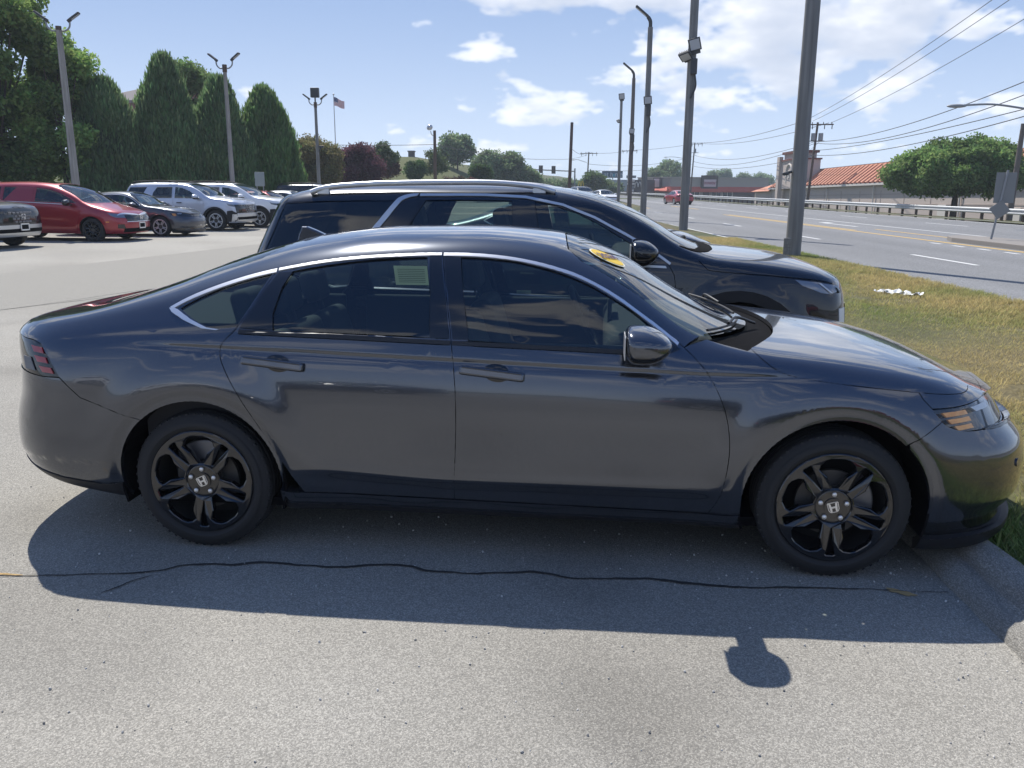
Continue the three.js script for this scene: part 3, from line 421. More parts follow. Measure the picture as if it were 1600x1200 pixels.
  // door handles in their cups
  if (!o.L) for (const s of [1, -1]) for (const [hx, hy2, sl] of [[.375, .890, -.10], [1.352, .872, -.10]]) {
    const [X, tt] = B.inv([hx, hy2]), P = B.S(X, tt), n = B.N(X, tt);
    const cup = new THREE.SphereGeometry(1, 24, 16).scale(.076, .045, .018).translate(.02, 0, 0); const bar = rbox(.285, .042, .026, .012, 0, 0, .014, 4);
    const hd = part('door_handle', bar, o.handleMat || M.paintDark || paint, t), cp = part('handle_cup', cup, M.gloss, t);
    for (const m of [hd, cp]) { m.position.set(P.x, P.y, s * (P.z - (m === cp ? .012 : 0))); m.rotation.set(s * -Math.atan2(n.y, n.z), 0, sl); }
    part('key_strip', rbox(.26, .006, .004, .002, 0, .012, .027), M.gloss, hd);
  }
  mirrorPair(t, 1.985, 1.032, 1.035, paint, { sx: .118, sy: .075, sz: .115 });
  // roof fin, wipers
  const fin = prism([[-.10, 0], [.09, 0], [.05, .018], [-.01, .045], [-.055, .062], [-.075, .062], [-.09, .03]], .03, .008).translate(.30, 1.378, -.015); part('antenna_fin', fin, paint, t);
  for (const [u0, u1, sg] of [[.18, .80, 1], [.98, .30, -1]]) { const q = (u, k) => { const n = wsBase[0], P = B.S(2.24 + .31 * Math.sin(u * Math.PI / 2) - .05, 6.6 + 2.4 * u), N = B.N(2.24 + .31 * Math.sin(u * Math.PI / 2) - .05, 6.6 + 2.4 * u); P.addScaledVector(N, k); return [P.x, P.y, sg * P.z]; }; part('wiper', [tube(range01(6).map((k) => q(lerp(u0, u1, k), .010)), .006, 6, 16), tube([[q(u1, 0)[0] + .09, q(u1, 0)[1] - .01, q(u1, 0)[2]], q(lerp(u1, u0, .25), .035), q(lerp(u1, u0, .55), .022)], .007, 6, 12)], M.satin, t); }
  if (!o.L) {
    const tz = (X, z) => { let a = 5, b = 9; for (let i = 0; i < 30; i++) { const m = (a + b) / 2; B.S(X, m).z > z ? a = m : b = m; } return (a + b) / 2; };
    const oval = (k) => arc(0, 0, k, 0, 350, 35).map(([p, q]) => ({ X: 1.835 + p * .085, t: tz(1.835 + p * .085, .41 + q * .085) }));
    part('window_sticker', B.panel(oval(1), { off: .003, flange: .001, gap: 0 }).near, std(.75, .72, .55, .5), t); part('window_sticker', B.panel(oval(.9), { off: .0045, flange: .001, gap: 0 }).near, std(.72, .48, .03, .5), t);
    const t0 = tz(1.835, .41), P = B.S(1.835, t0), n = B.N(1.835, t0), dg = part('sticker_digits', text('2024', .052, .001), std(.09, .07, .16, .6), t); const ex = V(.55, 0, -.83).addScaledVector(n, -V(.55, 0, -.83).dot(n)).normalize(), ey = n.clone().cross(ex); dg.matrixAutoUpdate = true; dg.quaternion.setFromRotationMatrix(new THREE.Matrix4().makeBasis(ex, ey, n)); dg.position.copy(P).addScaledVector(n, .008);
    const pap = part('window_paper', [rbox(.215, .135, .003, .0015)], phy(.85, .88, .78, 1, 0, { transmission: .5, thickness: 0 }), t); pap.position.set(.648, 1.122, -.70); pap.rotation.x = .42; part('paper_print', range01(7).map((u) => box(.17, .004, .001, 0, .045 - u * .09, .0025)), std(.35, .38, .33, .8), pap);
    const lab = part('window_label', [rbox(.09, .018, .003, .001)], std(.6, .62, .45, .7), t); lab.position.set(1.343, 1.028, -.735);
    const sn = B.inv([3.63, .505]), sp = B.S(...sn), nn = B.N(...sn), sd = part('bumper_sensor', [cyl(.018, .018, .006, 20).rotateX(Math.PI / 2)], paint, t); sd.position.copy(sp).addScaledVector(nn, -.001); sd.quaternion.setFromUnitVectors(V(0, 0, 1), nn);
  }
  part('engine_bay', box(1.0, .5, 1.2, 3.0, .5, 0), M.dark, t);
  t.userData.B = undefined; delete t.userData.B; t.body = B;
  return t;
}
const hero = makeSedan(M.paintGrey); hero.name = numbered('sedan'); scene.add(hero);
tag(hero, 'dark grey four door sedan with black wheels parked nearest, broadside in front', 'car');
// ---------------------------------------------------------------- other vehicles
function plate(t, x, y, z, turn = Math.PI / 2) { const p = part('licence_plate', rbox(.31, .16, .012, .01), M.white, t); p.position.set(x, y, z); p.rotation.y = turn; part('plate_frame', [box(.33, .02, .02, 0, .085, 0), box(.33, .02, .02, 0, -.085, 0), box(.02, .19, .02, .16, 0, 0), box(.02, .19, .02, -.16, 0, 0)], M.chrome, p); part('plate_insert', rbox(.27, .12, .006, .004, 0, 0, .006), M.dark, p); }
function simpleCar(s) {
  const t = new THREE.Group(), B = new Body(s.def), X0 = B.x0, X1 = B.x1, paint = s.paint, [xr, xf] = s.wheels, hy = s.hy || .35, aR = s.aR || .40, T = B.T;
  const both = (name, poly, mat, op = {}) => { const g = B.panel(poly, op); part(name, g.near, mat, t); part(name, g.far, mat, t); };
  const mid = (name, poly, mat, op = {}) => { const g = B.panel(poly, op); part(name, [g.near, g.far], mat, t); };
  const yb = s.sill || .27, a0 = Math.asin((yb - hy) / aR) * 57.3;
  const ar = arc(xr, hy, aR, 180 - a0, a0, 18), af = arc(xf, hy, aR, 180 - a0, a0, 18);
  const doors = s.doors.map((d) => ({ p: shrink(d.p, .004), w: d.w }));
  const body = [{ X: X0, y: yb + .12 }, { X: X0 + .35, y: yb + .02 }, ...ar, ...af, { X: X1 - .3, y: yb }, { X: X1, y: yb }, { X: X1, t: T }, ...s.ws.base, ...s.ws.side, ...s.rw, { X: X0, t: T }];
  mid('body_shell', body, paint, { holes: [...doors.map((d) => d.p), ...(s.fixed || []), ...(s.front ? [] : [])], gap: .002 });
  doors.forEach((d) => both('door', d.p, paint, { holes: d.w ? [d.w] : [], gap: .003 }));
  for (const d of doors) if (d.w) both('door_glass', d.w, d.dark ? M.privacy : s.glass || M.glass, { off: -.006, flange: 0, gap: 0 });
  for (const w of s.fixed || []) both('quarter_glass', w, M.privacy, { off: -.004, flange: 0, gap: 0 });
  mid('windscreen', [...s.ws.base, ...s.ws.side], M.shield, { off: -.003, flange: 0, gap: 0 });
  mid('rear_window', s.rw, M.privacy, { off: -.003, flange: 0, gap: 0 });
  for (const [name, kind, poly, mat, op] of s.trims || []) (kind === 'mid' ? mid : both)(name, poly, M[mat] || paint, { off: .004, flange: .008, ...op });
  for (const [cx, a] of [[xr, ar], [xf, af]]) {
    if (s.clad) both('wheel_arch_trim', [...a, ...rev(arc(cx, hy, aR + s.clad, 180 - Math.asin((yb - hy) / (aR + s.clad)) * 57.3, Math.asin((yb - hy) / (aR + s.clad)) * 57.3, 18))], M.plastic, { off: .008, flange: .03 });
    for (const q of [1, -1]) { const sh = new THREE.Shape([...arc(0, 0, aR + .01, -15, 195, 18), ...rev(arc(0, 0, aR, -15, 195, 18))].map((p) => new THREE.Vector2(...p))); part('wheel_housing', [new THREE.ExtrudeGeometry(sh, { depth: .34, bevelEnabled: false }).translate(cx, hy, q > 0 ? s.half - .40 : -s.half + .06), box(.8, .5, .02, cx, hy + .1, q * (s.half - .42))], M.dark, t); }
  }
  if (s.sillTrim) both('side_skirt', [[xr + aR * .97, yb + .10], [xf - aR * .97, yb + .10], [xf - aR * .93, yb - .02], [xr + aR * .93, yb - .02]], M.plastic, { off: .006, flange: .05 });
  for (const q of [1, -1]) { wheel(t, xr, q * (s.half - .02), q, { R: s.R, rim: s.rim, w: s.tw || .235, kind: s.kind, rimMat: s.rimMat, fine: !!s.fineWheel }); wheel(t, xf, q * (s.half - .02), q, { R: s.R, rim: s.rim, w: s.tw || .235, kind: s.kind, rimMat: s.rimMat, fine: !!s.fineWheel, steer: s.steer }); }
  const L = xf - xr, c = (xr + xf) / 2, H = s.height;
  part('floor_pan', [box(L + .9, .04, s.half * 1.6, c, yb + .04, 0), box(.9, .5, s.half * 1.5, xf + .1, .58, 0), box(.04, .6, s.half * 1.5, xr - .6, .6, 0)], M.dark, t);
  part('dashboard', [rbox(.5, .25, s.half * 1.55, .08, s.dash[0], s.dash[1], 0, 2), new THREE.TorusGeometry(.185, .018, 8, 24).rotateY(Math.PI / 2).rotateZ(.4).translate(s.dash[0] - .36, s.dash[1] + .03, -.38)], M.cabin, t);
  seats(t, s.seats, s.seatY, s.half * .82, s.seatMat);
  mirrorPair(t, s.mirror[0], s.mirror[1], s.mirror[2], s.mirrorMat || paint, { sx: (s.mirrorS || [.10])[0], sy: (s.mirrorS || [0, .095])[1], sz: (s.mirrorS || [0, 0, .13])[2] });
  if (s.rack) for (const q of [1, -1]) part('roof_rail', [tube(s.rack.map(([x, y, z]) => [x, y, q * z]), s.rackR || .018, 8, 30), ...[1, s.rack.length - 2].map((i) => rbox(.10, .05, .035, .01, s.rack[i][0], s.rack[i][1] - .025, q * s.rack[i][2]))], s.rackMat || M.plastic, t);
  if (s.extra) s.extra(t, B, both, mid);
  return t;
}
// tall three-row utility vehicle, metres from x of the first arch
const PALX = [-.80, -.55, -.25, .12, .6, 1.2, 1.6, 2.0, 2.4, 2.75, 2.95, 3.25, 3.55, 3.80, 3.98];
const PAL = {
  X: PALX,
  rails: [
    { y: PALX.map(() => .24), z: PALX.map(() => .86) }, { y: PALX.map(() => .27), z: PALX.map(() => .94) },
    { y: PALX.map(() => .45), z: PALX.map(() => .975) }, { y: PALX.map(() => .72), z: PALX.map(() => .985) },
    { y: [.95, .96, .97, .98, .98, .98, .98, .98, .98, .97, .96, .93, .90, .86, .83], z: PALX.map(() => .975) },
    { y: [1.12, 1.13, 1.14, 1.15, 1.15, 1.15, 1.15, 1.15, 1.15, 1.13, 1.115, 1.07, 1.035, .99, .945], z: [.93, .935, .94, .945, .945, .945, .945, .945, .945, .945, .945, .95, .95, .95, .95] },
    { y: [1.30, 1.33, 1.36, 1.38, 1.40, 1.41, 1.45, 1.45, 1.34, 1.19, 1.15, 1.125, 1.09, 1.045, .975], z: [.84, .84, .84, .84, .84, .835, .82, .815, .845, .89, .88, .88, .88, .88, .88] },
    { y: [1.55, 1.58, 1.605, 1.625, 1.632, 1.63, 1.622, 1.565, 1.40, 1.205, 1.175, 1.15, 1.12, 1.07, .99], z: [.73, .735, .74, .745, .745, .745, .75, .77, .81, .85, .66, .66, .66, .68, .70] },
    { y: [1.59, 1.625, 1.655, 1.672, 1.683, 1.682, 1.665, 1.598, 1.44, 1.24, 1.19, 1.162, 1.133, 1.082, 1.0], z: [.50, .50, .50, .50, .50, .50, .54, .60, .63, .66, .46, .40, .40, .42, .42] },
    { y: [1.60, 1.635, 1.665, 1.685, 1.695, 1.695, 1.68, 1.625, 1.475, 1.27, 1.195, 1.166, 1.138, 1.086, 1.005], z: PALX.map(() => 0) },
  ],
  nose: [[.25, -.10], [.40, -.02], [.60, 0], [.80, -.01], [.95, -.04], [1.05, -.07]],
  tail: [[.25, .12], [.40, .02], [.70, 0], [.95, .02], [1.17, .09], [1.58, .24], [1.64, .26]],
  front: [.48, 4.6, 3.4], rear: [.40, 4, 3], L: .06, sigma: .05,
};
const gaus = (x) => Math.exp(-x * x);
PAL.bump = (x, y) => { let b = 0; for (const hx of [.12, 3.10]) { const r = Math.hypot(x - hx, y - .43); b += .018 * sstep(.62, .50, r) * sstep(.3, .6, y); } return b; };
const scaleY = (d, k, kx = 1) => ({ ...d, X: d.X.map((x) => x * kx), rails: d.rails.map((r, i) => ({ y: r.y.map((y) => .3 + (y - .3) * k), z: r.z })), nose: d.nose.map(([y, v]) => [.3 + (y - .3) * k, v]), tail: d.tail.map(([y, v]) => [.3 + (y - .3) * k, v]) });
const wsPAL = { base: [{ X: 2.86, t: 9 }, { X: 2.84, t: 8 }, { X: 2.78, t: 7.2 }, { X: 2.66, t: 6.75 }], side: [{ X: 2.40, t: 7.02 }, { X: 2.1, t: 7.15 }, { X: 1.92, t: 7.35 }, { X: 1.85, t: 8 }, { X: 1.83, t: 9 }] };
const rwPAL = [{ X: -.52, t: 9 }, { X: -.54, t: 7.6 }, { X: -.62, t: 7.0 }, { X: -.72, t: 5.4 }, { X: -.795, t: 5.2 }, { X: -.795, t: 9 }];
// ---- black SUV in the next space
function makeNearSUV() {
  const winTop = crv([[1.199, 1.583], [1.519, 1.571], [1.788, 1.521], [2.032, 1.430], [2.296, 1.294], [2.558, 1.133]], 4), P = M.paintBlack;
  const fDoor = [[1.50, .35], [1.50, .9], [1.49, 1.15], [1.46, 1.40], [1.445, 1.580], ...winTop.filter((p) => p[0] > 1.5), [2.590, 1.105], [2.63, 1.03], [2.652, .88], [2.64, .7], [2.56, .35]];
  const rDoor = [[.62, .42], [.52, .8], [.46, 1.10], [.50, 1.30], [.60, 1.46], [.676, 1.588], [.9, 1.592], [1.2, 1.590], [1.435, 1.582], [1.45, 1.40], [1.48, 1.15], [1.49, .9], [1.49, .35], [.70, .35]];
  const fWin = [[1.575, 1.548], [1.72, 1.525], [1.9, 1.466], [2.06, 1.391], [2.25, 1.283], [2.40, 1.185], [2.50, 1.11], [1.66, 1.135], [1.62, 1.30]];
  const rWin = [[.73, 1.555], [1.0, 1.560], [1.395, 1.556], [1.405, 1.40], [1.43, 1.14], [.56, 1.14], [.59, 1.30], [.66, 1.44]];
  const q1 = [[-.40, 1.525], [.0, 1.545], [.50, 1.552], [.38, 1.40], [.29, 1.30], [.18, 1.17], [-.52, 1.17], [-.45, 1.36]];
  const hoodLine = crv([[2.80, 1.135], [2.847, 1.087], [2.891, 1.063], [3.082, 1.047], [3.340, 1.030], [3.647, 1.003], [3.78, .977]], 4);
  const t = simpleCar({ def: { ...PAL, L: .05 }, paint: P, wheels: [.12, 3.10], hy: .39, R: .385, rim: .27, aR: .455, half: .965, sill: .30, height: 1.68, kind: 'five', doors: [{ p: fDoor, w: fWin }, { p: rDoor, w: rWin, dark: true }], fixed: [q1], ws: wsPAL, rw: rwPAL, dash: [2.42, 1.05], seats: [[1.75, 2], [.9, 2]], seatY: .55, mirror: [2.37, 1.20, 1.115], mirrorS: [.125, .095, .15], mirrorMat: M.gloss, clad: .085, sillTrim: true,
    rack: [[-.20, 1.61, .70], [-.10, 1.643, .69], [.2, 1.673, .685], [.8, 1.69, .68], [1.3, 1.688, .68], [1.6, 1.658, .685], [1.72, 1.625, .69]], rackR: .022, rackMat: M.silver,
    trims: [
      ['hood_seam', 'both', ribbon(hoodLine, -.007), 'dark', { off: .0015, flange: 0 }], ['chrome_trim', 'both', ribbon([[.679, 1.603], [1.0, 1.606], [1.19, 1.606], [1.5, 1.592], [1.788, 1.538], [2.032, 1.447], [2.296, 1.311], [2.45, 1.222], [2.60, 1.118]].map((p) => p), .020), 'silver', { off: .008 }],
      ['chrome_trim', 'both', crv([[.20, 1.17], [.285, 1.290], [.373, 1.400], [.485, 1.541], [.53, 1.578], [.60, 1.598], [.672, 1.603]], 3).concat(rev(crv([[.245, 1.17], [.325, 1.275], [.428, 1.398], [.525, 1.525], [.56, 1.556], [.61, 1.575], [.66, 1.583]], 3))), 'silver', { off: .010 }],
      ['chrome_trim', 'both', [[1.60, 1.128], [2.56, 1.098], [2.57, 1.078], [1.60, 1.108]], 'silver', { off: .006 }],
      ['pillar_cover', 'both', [[1.40, 1.562], [1.57, 1.553], [1.62, 1.30], [1.66, 1.135], [1.43, 1.14], [1.405, 1.40]], 'gloss', { off: .004 }],
      ['pillar_cover', 'both', [[.545, 1.545], [.70, 1.556], [.65, 1.44], [.58, 1.30], [.55, 1.14], [.24, 1.155], [.33, 1.27], [.44, 1.40]], 'gloss', { off: .004 }],
      ['headlight', 'both', [[3.494, 1.010], [3.66, .993], [3.80, .968], [3.85, .93], [3.76, .905], [3.69, .915], [3.547, .968]], 'lampGrey', { off: .003 }],
      ['lamp_divider', 'both', [[3.662, .985], [3.685, .982], [3.775, .912], [3.755, .912]], 'silver', { off: .010 }], ['lamp_divider', 'both', [[3.80, .95], [3.815, .945], [3.845, .91], [3.83, .91]], 'gloss', { off: .010 }],
      ['running_lamp', 'both', [[3.835, .80], [3.90, .80], [3.915, .62], [3.85, .63]], 'white', { off: .005 }], ['front_bumper', 'mid', [{ X: 3.60, y: .50 }, { X: 3.75, y: .50 }, { X: 3.98, y: .50 }, { X: 3.98, y: .30 }, { X: 3.6, y: .30 }], 'plastic', { off: .01 }],
      ['grille', 'mid', [{ X: 3.93, y: .82 }, { X: 3.98, y: .82 }, { X: 3.98, y: .55 }, { X: 3.93, y: .55 }], 'gloss', {}],
      ['spoiler_seam', 'both', [[-.43, 1.536], [.3, 1.556], [.3, 1.552], [-.43, 1.531]], 'dark', { off: .001, flange: 0 }],
    ],
    extra(g, B, both, mid) {
      for (const [a, b] of [[[2.80, 1.205, .05], [2.58, 1.225, .68]], [[2.84, 1.20, -.55], [2.72, 1.24, .0]]]) part('wiper', [tube([a, [(a[0] + b[0]) / 2 + .02, (a[1] + b[1]) / 2 + .03, (a[2] + b[2]) / 2], b], .011, 6, 8)], M.satin, g);
      mid('cowl', [{ X: 2.66, t: 6.78 }, { X: 2.78, t: 7.25 }, { X: 2.84, t: 8 }, { X: 2.87, t: 9 }, { X: 2.99, t: 9 }, { X: 2.96, t: 8 }, { X: 2.90, t: 7.2 }, { X: 2.80, t: 6.7 }], M.dark, { off: .004, flange: .01 });
    } });
  return t;
}
M.lampGrey = phy(.20, .22, .26, .12, .4, { clearcoat: 1 });
const suv = makeNearSUV(); suv.name = numbered('suv'); scene.add(suv); suv.position.set(-.27, 0, -2.85);
tag(suv, 'black three row SUV with chrome window line right behind the grey sedan', 'SUV');
// ---------------------------------------------------------------- ground, lot, verge, road
function canvasTex(w, h, fn, srgb = true) { const d = new Uint8Array(w * h * 4); for (let j = 0; j < h; j++) for (let i = 0; i < w; i++) { const c = fn(i, j); d.set([c[0], c[1], c[2], 255], (j * w + i) * 4); } const t = new THREE.DataTexture(d, w, h); t.wrapS = t.wrapT = THREE.RepeatWrapping; t.magFilter = THREE.LinearFilter; t.minFilter = THREE.LinearMipmapLinearFilter; t.generateMipmaps = true; if (srgb) t.colorSpace = THREE.SRGBColorSpace; t.needsUpdate = true; return t; }
function grain(N, seed, cells, lo, hi, bias) {        // tiling stones of random tone and height
  const r = rng(seed), P = [], out = new Float32Array(N * N), hgt = new Float32Array(N * N), cell = N / cells;
  for (let j = 0; j < cells; j++) for (let i = 0; i < cells; i++) P.push([(i + r()) * cell, (j + r()) * cell, Math.pow(r(), bias), r()]);
  for (let y = 0; y < N; y++) for (let x = 0; x < N; x++) {
    const ci = Math.floor(x / cell), cj = Math.floor(y / cell); let b = 1e9, b2 = 1e9, k = null;
    for (let dj = -1; dj <= 1; dj++) for (let di = -1; di <= 1; di++) { const q = P[((cj + dj + cells) % cells) * cells + (ci + di + cells) % cells]; let dx = Math.abs(x - q[0]), dy = Math.abs(y - q[1]); if (dx > N / 2) dx = N - dx; if (dy > N / 2) dy = N - dy; const d = dx * dx + dy * dy; if (d < b) { b2 = b; b = d; k = q; } else if (d < b2) b2 = d; }
    const e = clamp((Math.sqrt(b2) - Math.sqrt(b)) / (cell * .35)); out[y * N + x] = lerp(lo, hi, k[2]) * lerp(.80, 1, e); hgt[y * N + x] = (.35 + .65 * k[3]) * e;
  }
  return { out, hgt };
}
const G1 = grain(1024, 7, 320, .85, 1.15, 1.2);
const tAsphalt = canvasTex(1024, 1024, (i, j) => { const v = clamp(G1.out[j * 1024 + i] * 205, 0, 255); return [v, v * .985, v * .95]; });
const tAsphaltH = canvasTex(1024, 1024, (i, j) => { const v = G1.hgt[j * 1024 + i] * 255; return [v, v, v]; }, false);
const G2 = grain(512, 11, 120, .8, 1.2, 1);
const tRoad = canvasTex(512, 512, (i, j) => { const v = clamp(G2.out[j * 512 + i] * 178, 0, 255); return [v, v, v]; });
const tGrass = canvasTex(512, 512, (i, j) => { const v = 130 + 110 * fbm(i / 9, j / 9, 4, 3) + 40 * (vnoise(i / 2, j / 2, 9) - .5); return [clamp(v, 0, 255), clamp(v, 0, 255), clamp(v * .95, 0, 255)]; });
const LOTC = lin(.555, .546, .525), matLot = new THREE.MeshStandardMaterial({ color: LOTC, map: tAsphalt, bumpMap: tAsphaltH, bumpScale: .0018, roughness: .93, vertexColors: true });
const matLane = new THREE.MeshStandardMaterial({ color: lin(.50, .49, .46), map: tAsphalt, bumpMap: tAsphaltH, bumpScale: .002, roughness: .93, vertexColors: true });
const matRoad = new THREE.MeshStandardMaterial({ color: lin(.50, .505, .51), map: tRoad, roughness: .92, vertexColors: true });
const matGrass = new THREE.MeshStandardMaterial({ color: lin(1, 1, 1), map: tGrass, roughness: 1, vertexColors: true });
const roadX = (z) => .112 * Math.max(z, -60) + .10 * Math.min(0, z + 60), kerbX = (z) => 3.50 + .05 * z, eastEdge = 26.6;
const leftEdge = (z) => 8.95 + roadX(z) + 5.2 * sstep(-42, -80, z) + (z < -80 ? .06 * (-80 - z) : 0);
function terrainY(x, z) {
  const far = x - (roadX(z) + 28.5);
  let y = -2.3 * sstep(0, 7, far) + 1.0 * sstep(60, 200, far);
  y += 6.4 * sstep(-9, -30, x + .05 * (z + 120)) * sstep(-92, -134, z) + 4 * sstep(-30, -60, x) * sstep(-60, -110, z) * 0;
  y += .5 * (fbm(x / 40, z / 40, 2, 3) - .5) * sstep(60, 140, Math.hypot(x, z));
  return y;
}
// sheet between two lines that run along z: rows of points, colour by a function
function sheet(zs, xa, xb, nx, y, uvs, col) {
  const pos = [], uv = [], c = [], idx = [];
  zs.forEach((z) => { for (let i = 0; i <= nx; i++) { const x = lerp(xa(z), xb(z), i / nx); pos.push(x, typeof y === 'function' ? y(x, z) : y, z); uv.push(x / uvs, -z / uvs); const k = col(x, z); c.push(...k); } });
  for (let j = 0; j < zs.length - 1; j++) for (let i = 0; i < nx; i++) { const a = j * (nx + 1) + i, b = a + nx + 1; idx.push(a, a + 1, b, b, a + 1, b + 1); }
  const g = new THREE.BufferGeometry(); g.setAttribute('position', new THREE.Float32BufferAttribute(pos, 3)); g.setAttribute('uv', new THREE.Float32BufferAttribute(uv, 2)); g.setAttribute('color', new THREE.Float32BufferAttribute(c, 3)); g.setIndex(idx); g.computeVertexNormals();
  return g;
}
const range = (a, b, n) => Array.from({ length: n + 1 }, (_, i) => lerp(a, b, i / n));
const keep = (name, geo, mat) => { const m = new THREE.Mesh(geo, mat); m.name = name; m.receiveShadow = m.castShadow = true; m.userData.kind = 'structure'; scene.add(m); return m; };
{
  const gcol = (x, z) => { const n = fbm(x / 12, z / 12, 5, 4); const far = Math.hypot(x, z + 120); const hill = sstep(-5, -25, x) * sstep(-90, -100, z); const k = lerp(.8, 1.1, n); return [lerp(.12, .17, hill) * k, lerp(.14, .19, hill) * k, lerp(.055, .045, hill) * k]; };
  const zs = [...range(160, -60, 44), ...range(-64, -260, 70), ...range(-275, -900, 30)];
  keep('terrain', sheet(zs, () => -420, () => 420, 210, (x, z) => terrainY(x, z) - .03, 3, gcol), matGrass);
  // car park: stains and patched tones are the asphalt's own
  const lot = (x, z) => { const n = fbm(x / 2.2, z / 2.2, 1, 5), m = fbm(x / .5 + 9, z / .5, 8, 3), st = sstep(.62, .75, fbm(x / .9 + 40, z / .9, 3, 3)); let v = .76 + .46 * n + .14 * (m - .5) - .15 * st; v *= z < -12 && x < -8 ? 1.06 : 1; return [v, v * lerp(.985, 1.0, m), v * lerp(.95, .99, m)]; };
  keep('parking_lot', sheet([...range(9, -14, 150), ...range(-15, -100, 90)], () => -9, (z) => kerbX(z) + .02, 84, .0, 1.5, lot), matLot);
  keep('parking_lot_west', sheet([...range(60, -100, 120)], () => -70, () => -9, 60, .0, 1.5, lot), matLot);
  keep('parking_lot_south', sheet([...range(60, 9, 40)], () => -9, (z) => kerbX(z) + .02, 24, .0, 1.5, lot), matLot);
  const lane = new THREE.ShapeGeometry(new THREE.Shape([[-11.9, 4], [-9.55, -10.5], [-8.1, -19.4], [-5.5, -34], [-1.0, -24], [-2.6, -15], [-4.6, -9.9], [-6.25, -6.1], [-10.6, 4]].map(([x, z]) => new THREE.Vector2(x, -z))), 4).rotateX(-Math.PI / 2).translate(0, .004, 0);
  { const p = lane.attributes.position, u = [], c = []; for (let i = 0; i < p.count; i++) { u.push(p.getX(i) / 1.5, p.getZ(i) / 1.5); c.push(1, 1, 1); } lane.setAttribute('uv', new THREE.Float32BufferAttribute(u, 2)); lane.setAttribute('color', new THREE.Float32BufferAttribute(c, 3)); }
  keep('driving_lane', lane, matLane);
  // crack across the spaces, its branch, and an older one further off: open grooves with crumbled edges
  const crack = (pts, w, seed) => { const r = rng(seed), pos = [], idx = [], c = new THREE.CatmullRomCurve3(pts.map(([x, z]) => V(x, 0, z)), false, 'centripetal'), n = Math.ceil(c.getLength() / .018); for (let i = 0; i <= n; i++) { const p = c.getPointAt(i / n), tg = c.getTangentAt(i / n), k = w * (.45 + 1.1 * fbm(i / 9, seed, 0, 3)) * Math.min(1, 4 * Math.min(i, n - i) / n + .15), o = (fbm(i / 5, seed, 5, 3) - .5) * .022; pos.push(p.x - tg.z * (k + o), .0045, p.z + tg.x * (k + o) + (r() - .5) * .003, p.x + tg.z * (k - o), .0045, p.z - tg.x * (k - o) + (r() - .5) * .003); if (i < n) { const a = i * 2; idx.push(a, a + 1, a + 2, a + 2, a + 1, a + 3); } } const g = new THREE.BufferGeometry(); g.setAttribute('position', new THREE.Float32BufferAttribute(pos, 3)); g.setIndex(idx); g.computeVertexNormals(); return g; };
  const cr = [[-0.829, 1.322], [-0.590, 1.283], [-0.429, 1.258], [-0.242, 1.225], [-0.089, 1.182], [-0.027, 1.130], [0.024, 1.111], [0.191, 1.085], [0.383, 1.044], [0.506, 1.056], [0.655, 1.059], [0.820, 1.020], [1.006, 1.006], [1.072, 1.043], [1.316, 1.047], [1.539, 1.009], [1.752, 1.048], [2.015, 1.018], [2.124, 1.024], [2.232, 1.042], [2.419, 1.051], [2.608, 1.035], [2.825, 1.016], [3.089, 1.010], [3.306, 0.997]];
  struct('pavement_crack', [crack(cr, .0075, 3), crack([[-.101, 1.218], [-.14, 1.27], [-.19, 1.345], [-.235, 1.41]], .004, 5), crack([[-6.3, -6.0], [-6.1, -6.5], [-5.8, -7.6], [-5.5, -8.8], [-5.2, -10.6], [-4.7, -11.6], [-4.3, -13]], .012, 9)], std(.035, .033, .031, 1));
  const stain = (x, z, rx, rz, seed, turn = 0) => { const s = new THREE.Shape(); for (let i = 0; i < 40; i++) { const a = i / 40 * Math.PI * 2, k = .45 + .9 * fbm(Math.cos(a) * 2 + seed, Math.sin(a) * 2, seed, 4); const px = Math.cos(a) * rx * k, pz = Math.sin(a) * rz * k; const q = [px * Math.cos(turn) - pz * Math.sin(turn), px * Math.sin(turn) + pz * Math.cos(turn)]; i ? s.lineTo(...q) : s.moveTo(...q); } return new THREE.ShapeGeometry(s).rotateX(-Math.PI / 2).translate(x, .0042, z); };
  struct('dry_litter', [stain(-.77, 1.29, .07, .010, 2), stain(-.70, 1.29, .05, .006, 4), stain(3.10, 1.02, .07, .022, 6, -.5)], std(.42, .29, .13, 1));
  // asphalt kerb: rounded berm between the spaces and the grass
  const prof = [[-.22, -.02], [-.205, .010], [-.185, .040], [-.15, .058], [-.115, .064], [-.09, .072], [-.072, .105], [-.045, .128], [0, .135], [.08, .132], [.12, .10], [.13, -.05]], kz = [...range(12, -6, 240), ...range(-7, -90, 90)], kp = [], ku = [], ki = [], kc = [];
  kz.forEach((z, j) => prof.forEach(([dx, y], i) => { const n = fbm(z * 3, i * .7, 2, 3) - .5; kp.push(kerbX(z) + dx * (dx > 0 ? .5 : 1) - .01 + n * .045, y * (1 + n * .30), z); ku.push(dx * .7 + y, -z / 2); const v = .72 + .5 * fbm(z * 2, i, 7, 3); kc.push(v, v, v); if (j && i) { const a = (j - 1) * prof.length + i - 1, b = j * prof.length + i - 1; ki.push(a, a + 1, b, b, a + 1, b + 1); } }));
  const kg = new THREE.BufferGeometry(); kg.setAttribute('position', new THREE.Float32BufferAttribute(kp, 3)); kg.setAttribute('uv', new THREE.Float32BufferAttribute(ku, 2)); kg.setAttribute('color', new THREE.Float32BufferAttribute(kc, 3)); kg.setIndex(ki); kg.computeVertexNormals(); keep('kerb', kg, new THREE.MeshStandardMaterial({ color: LOTC, map: tAsphalt, bumpMap: tAsphaltH, bumpScale: .004, roughness: .95, vertexColors: true, side: THREE.DoubleSide }));
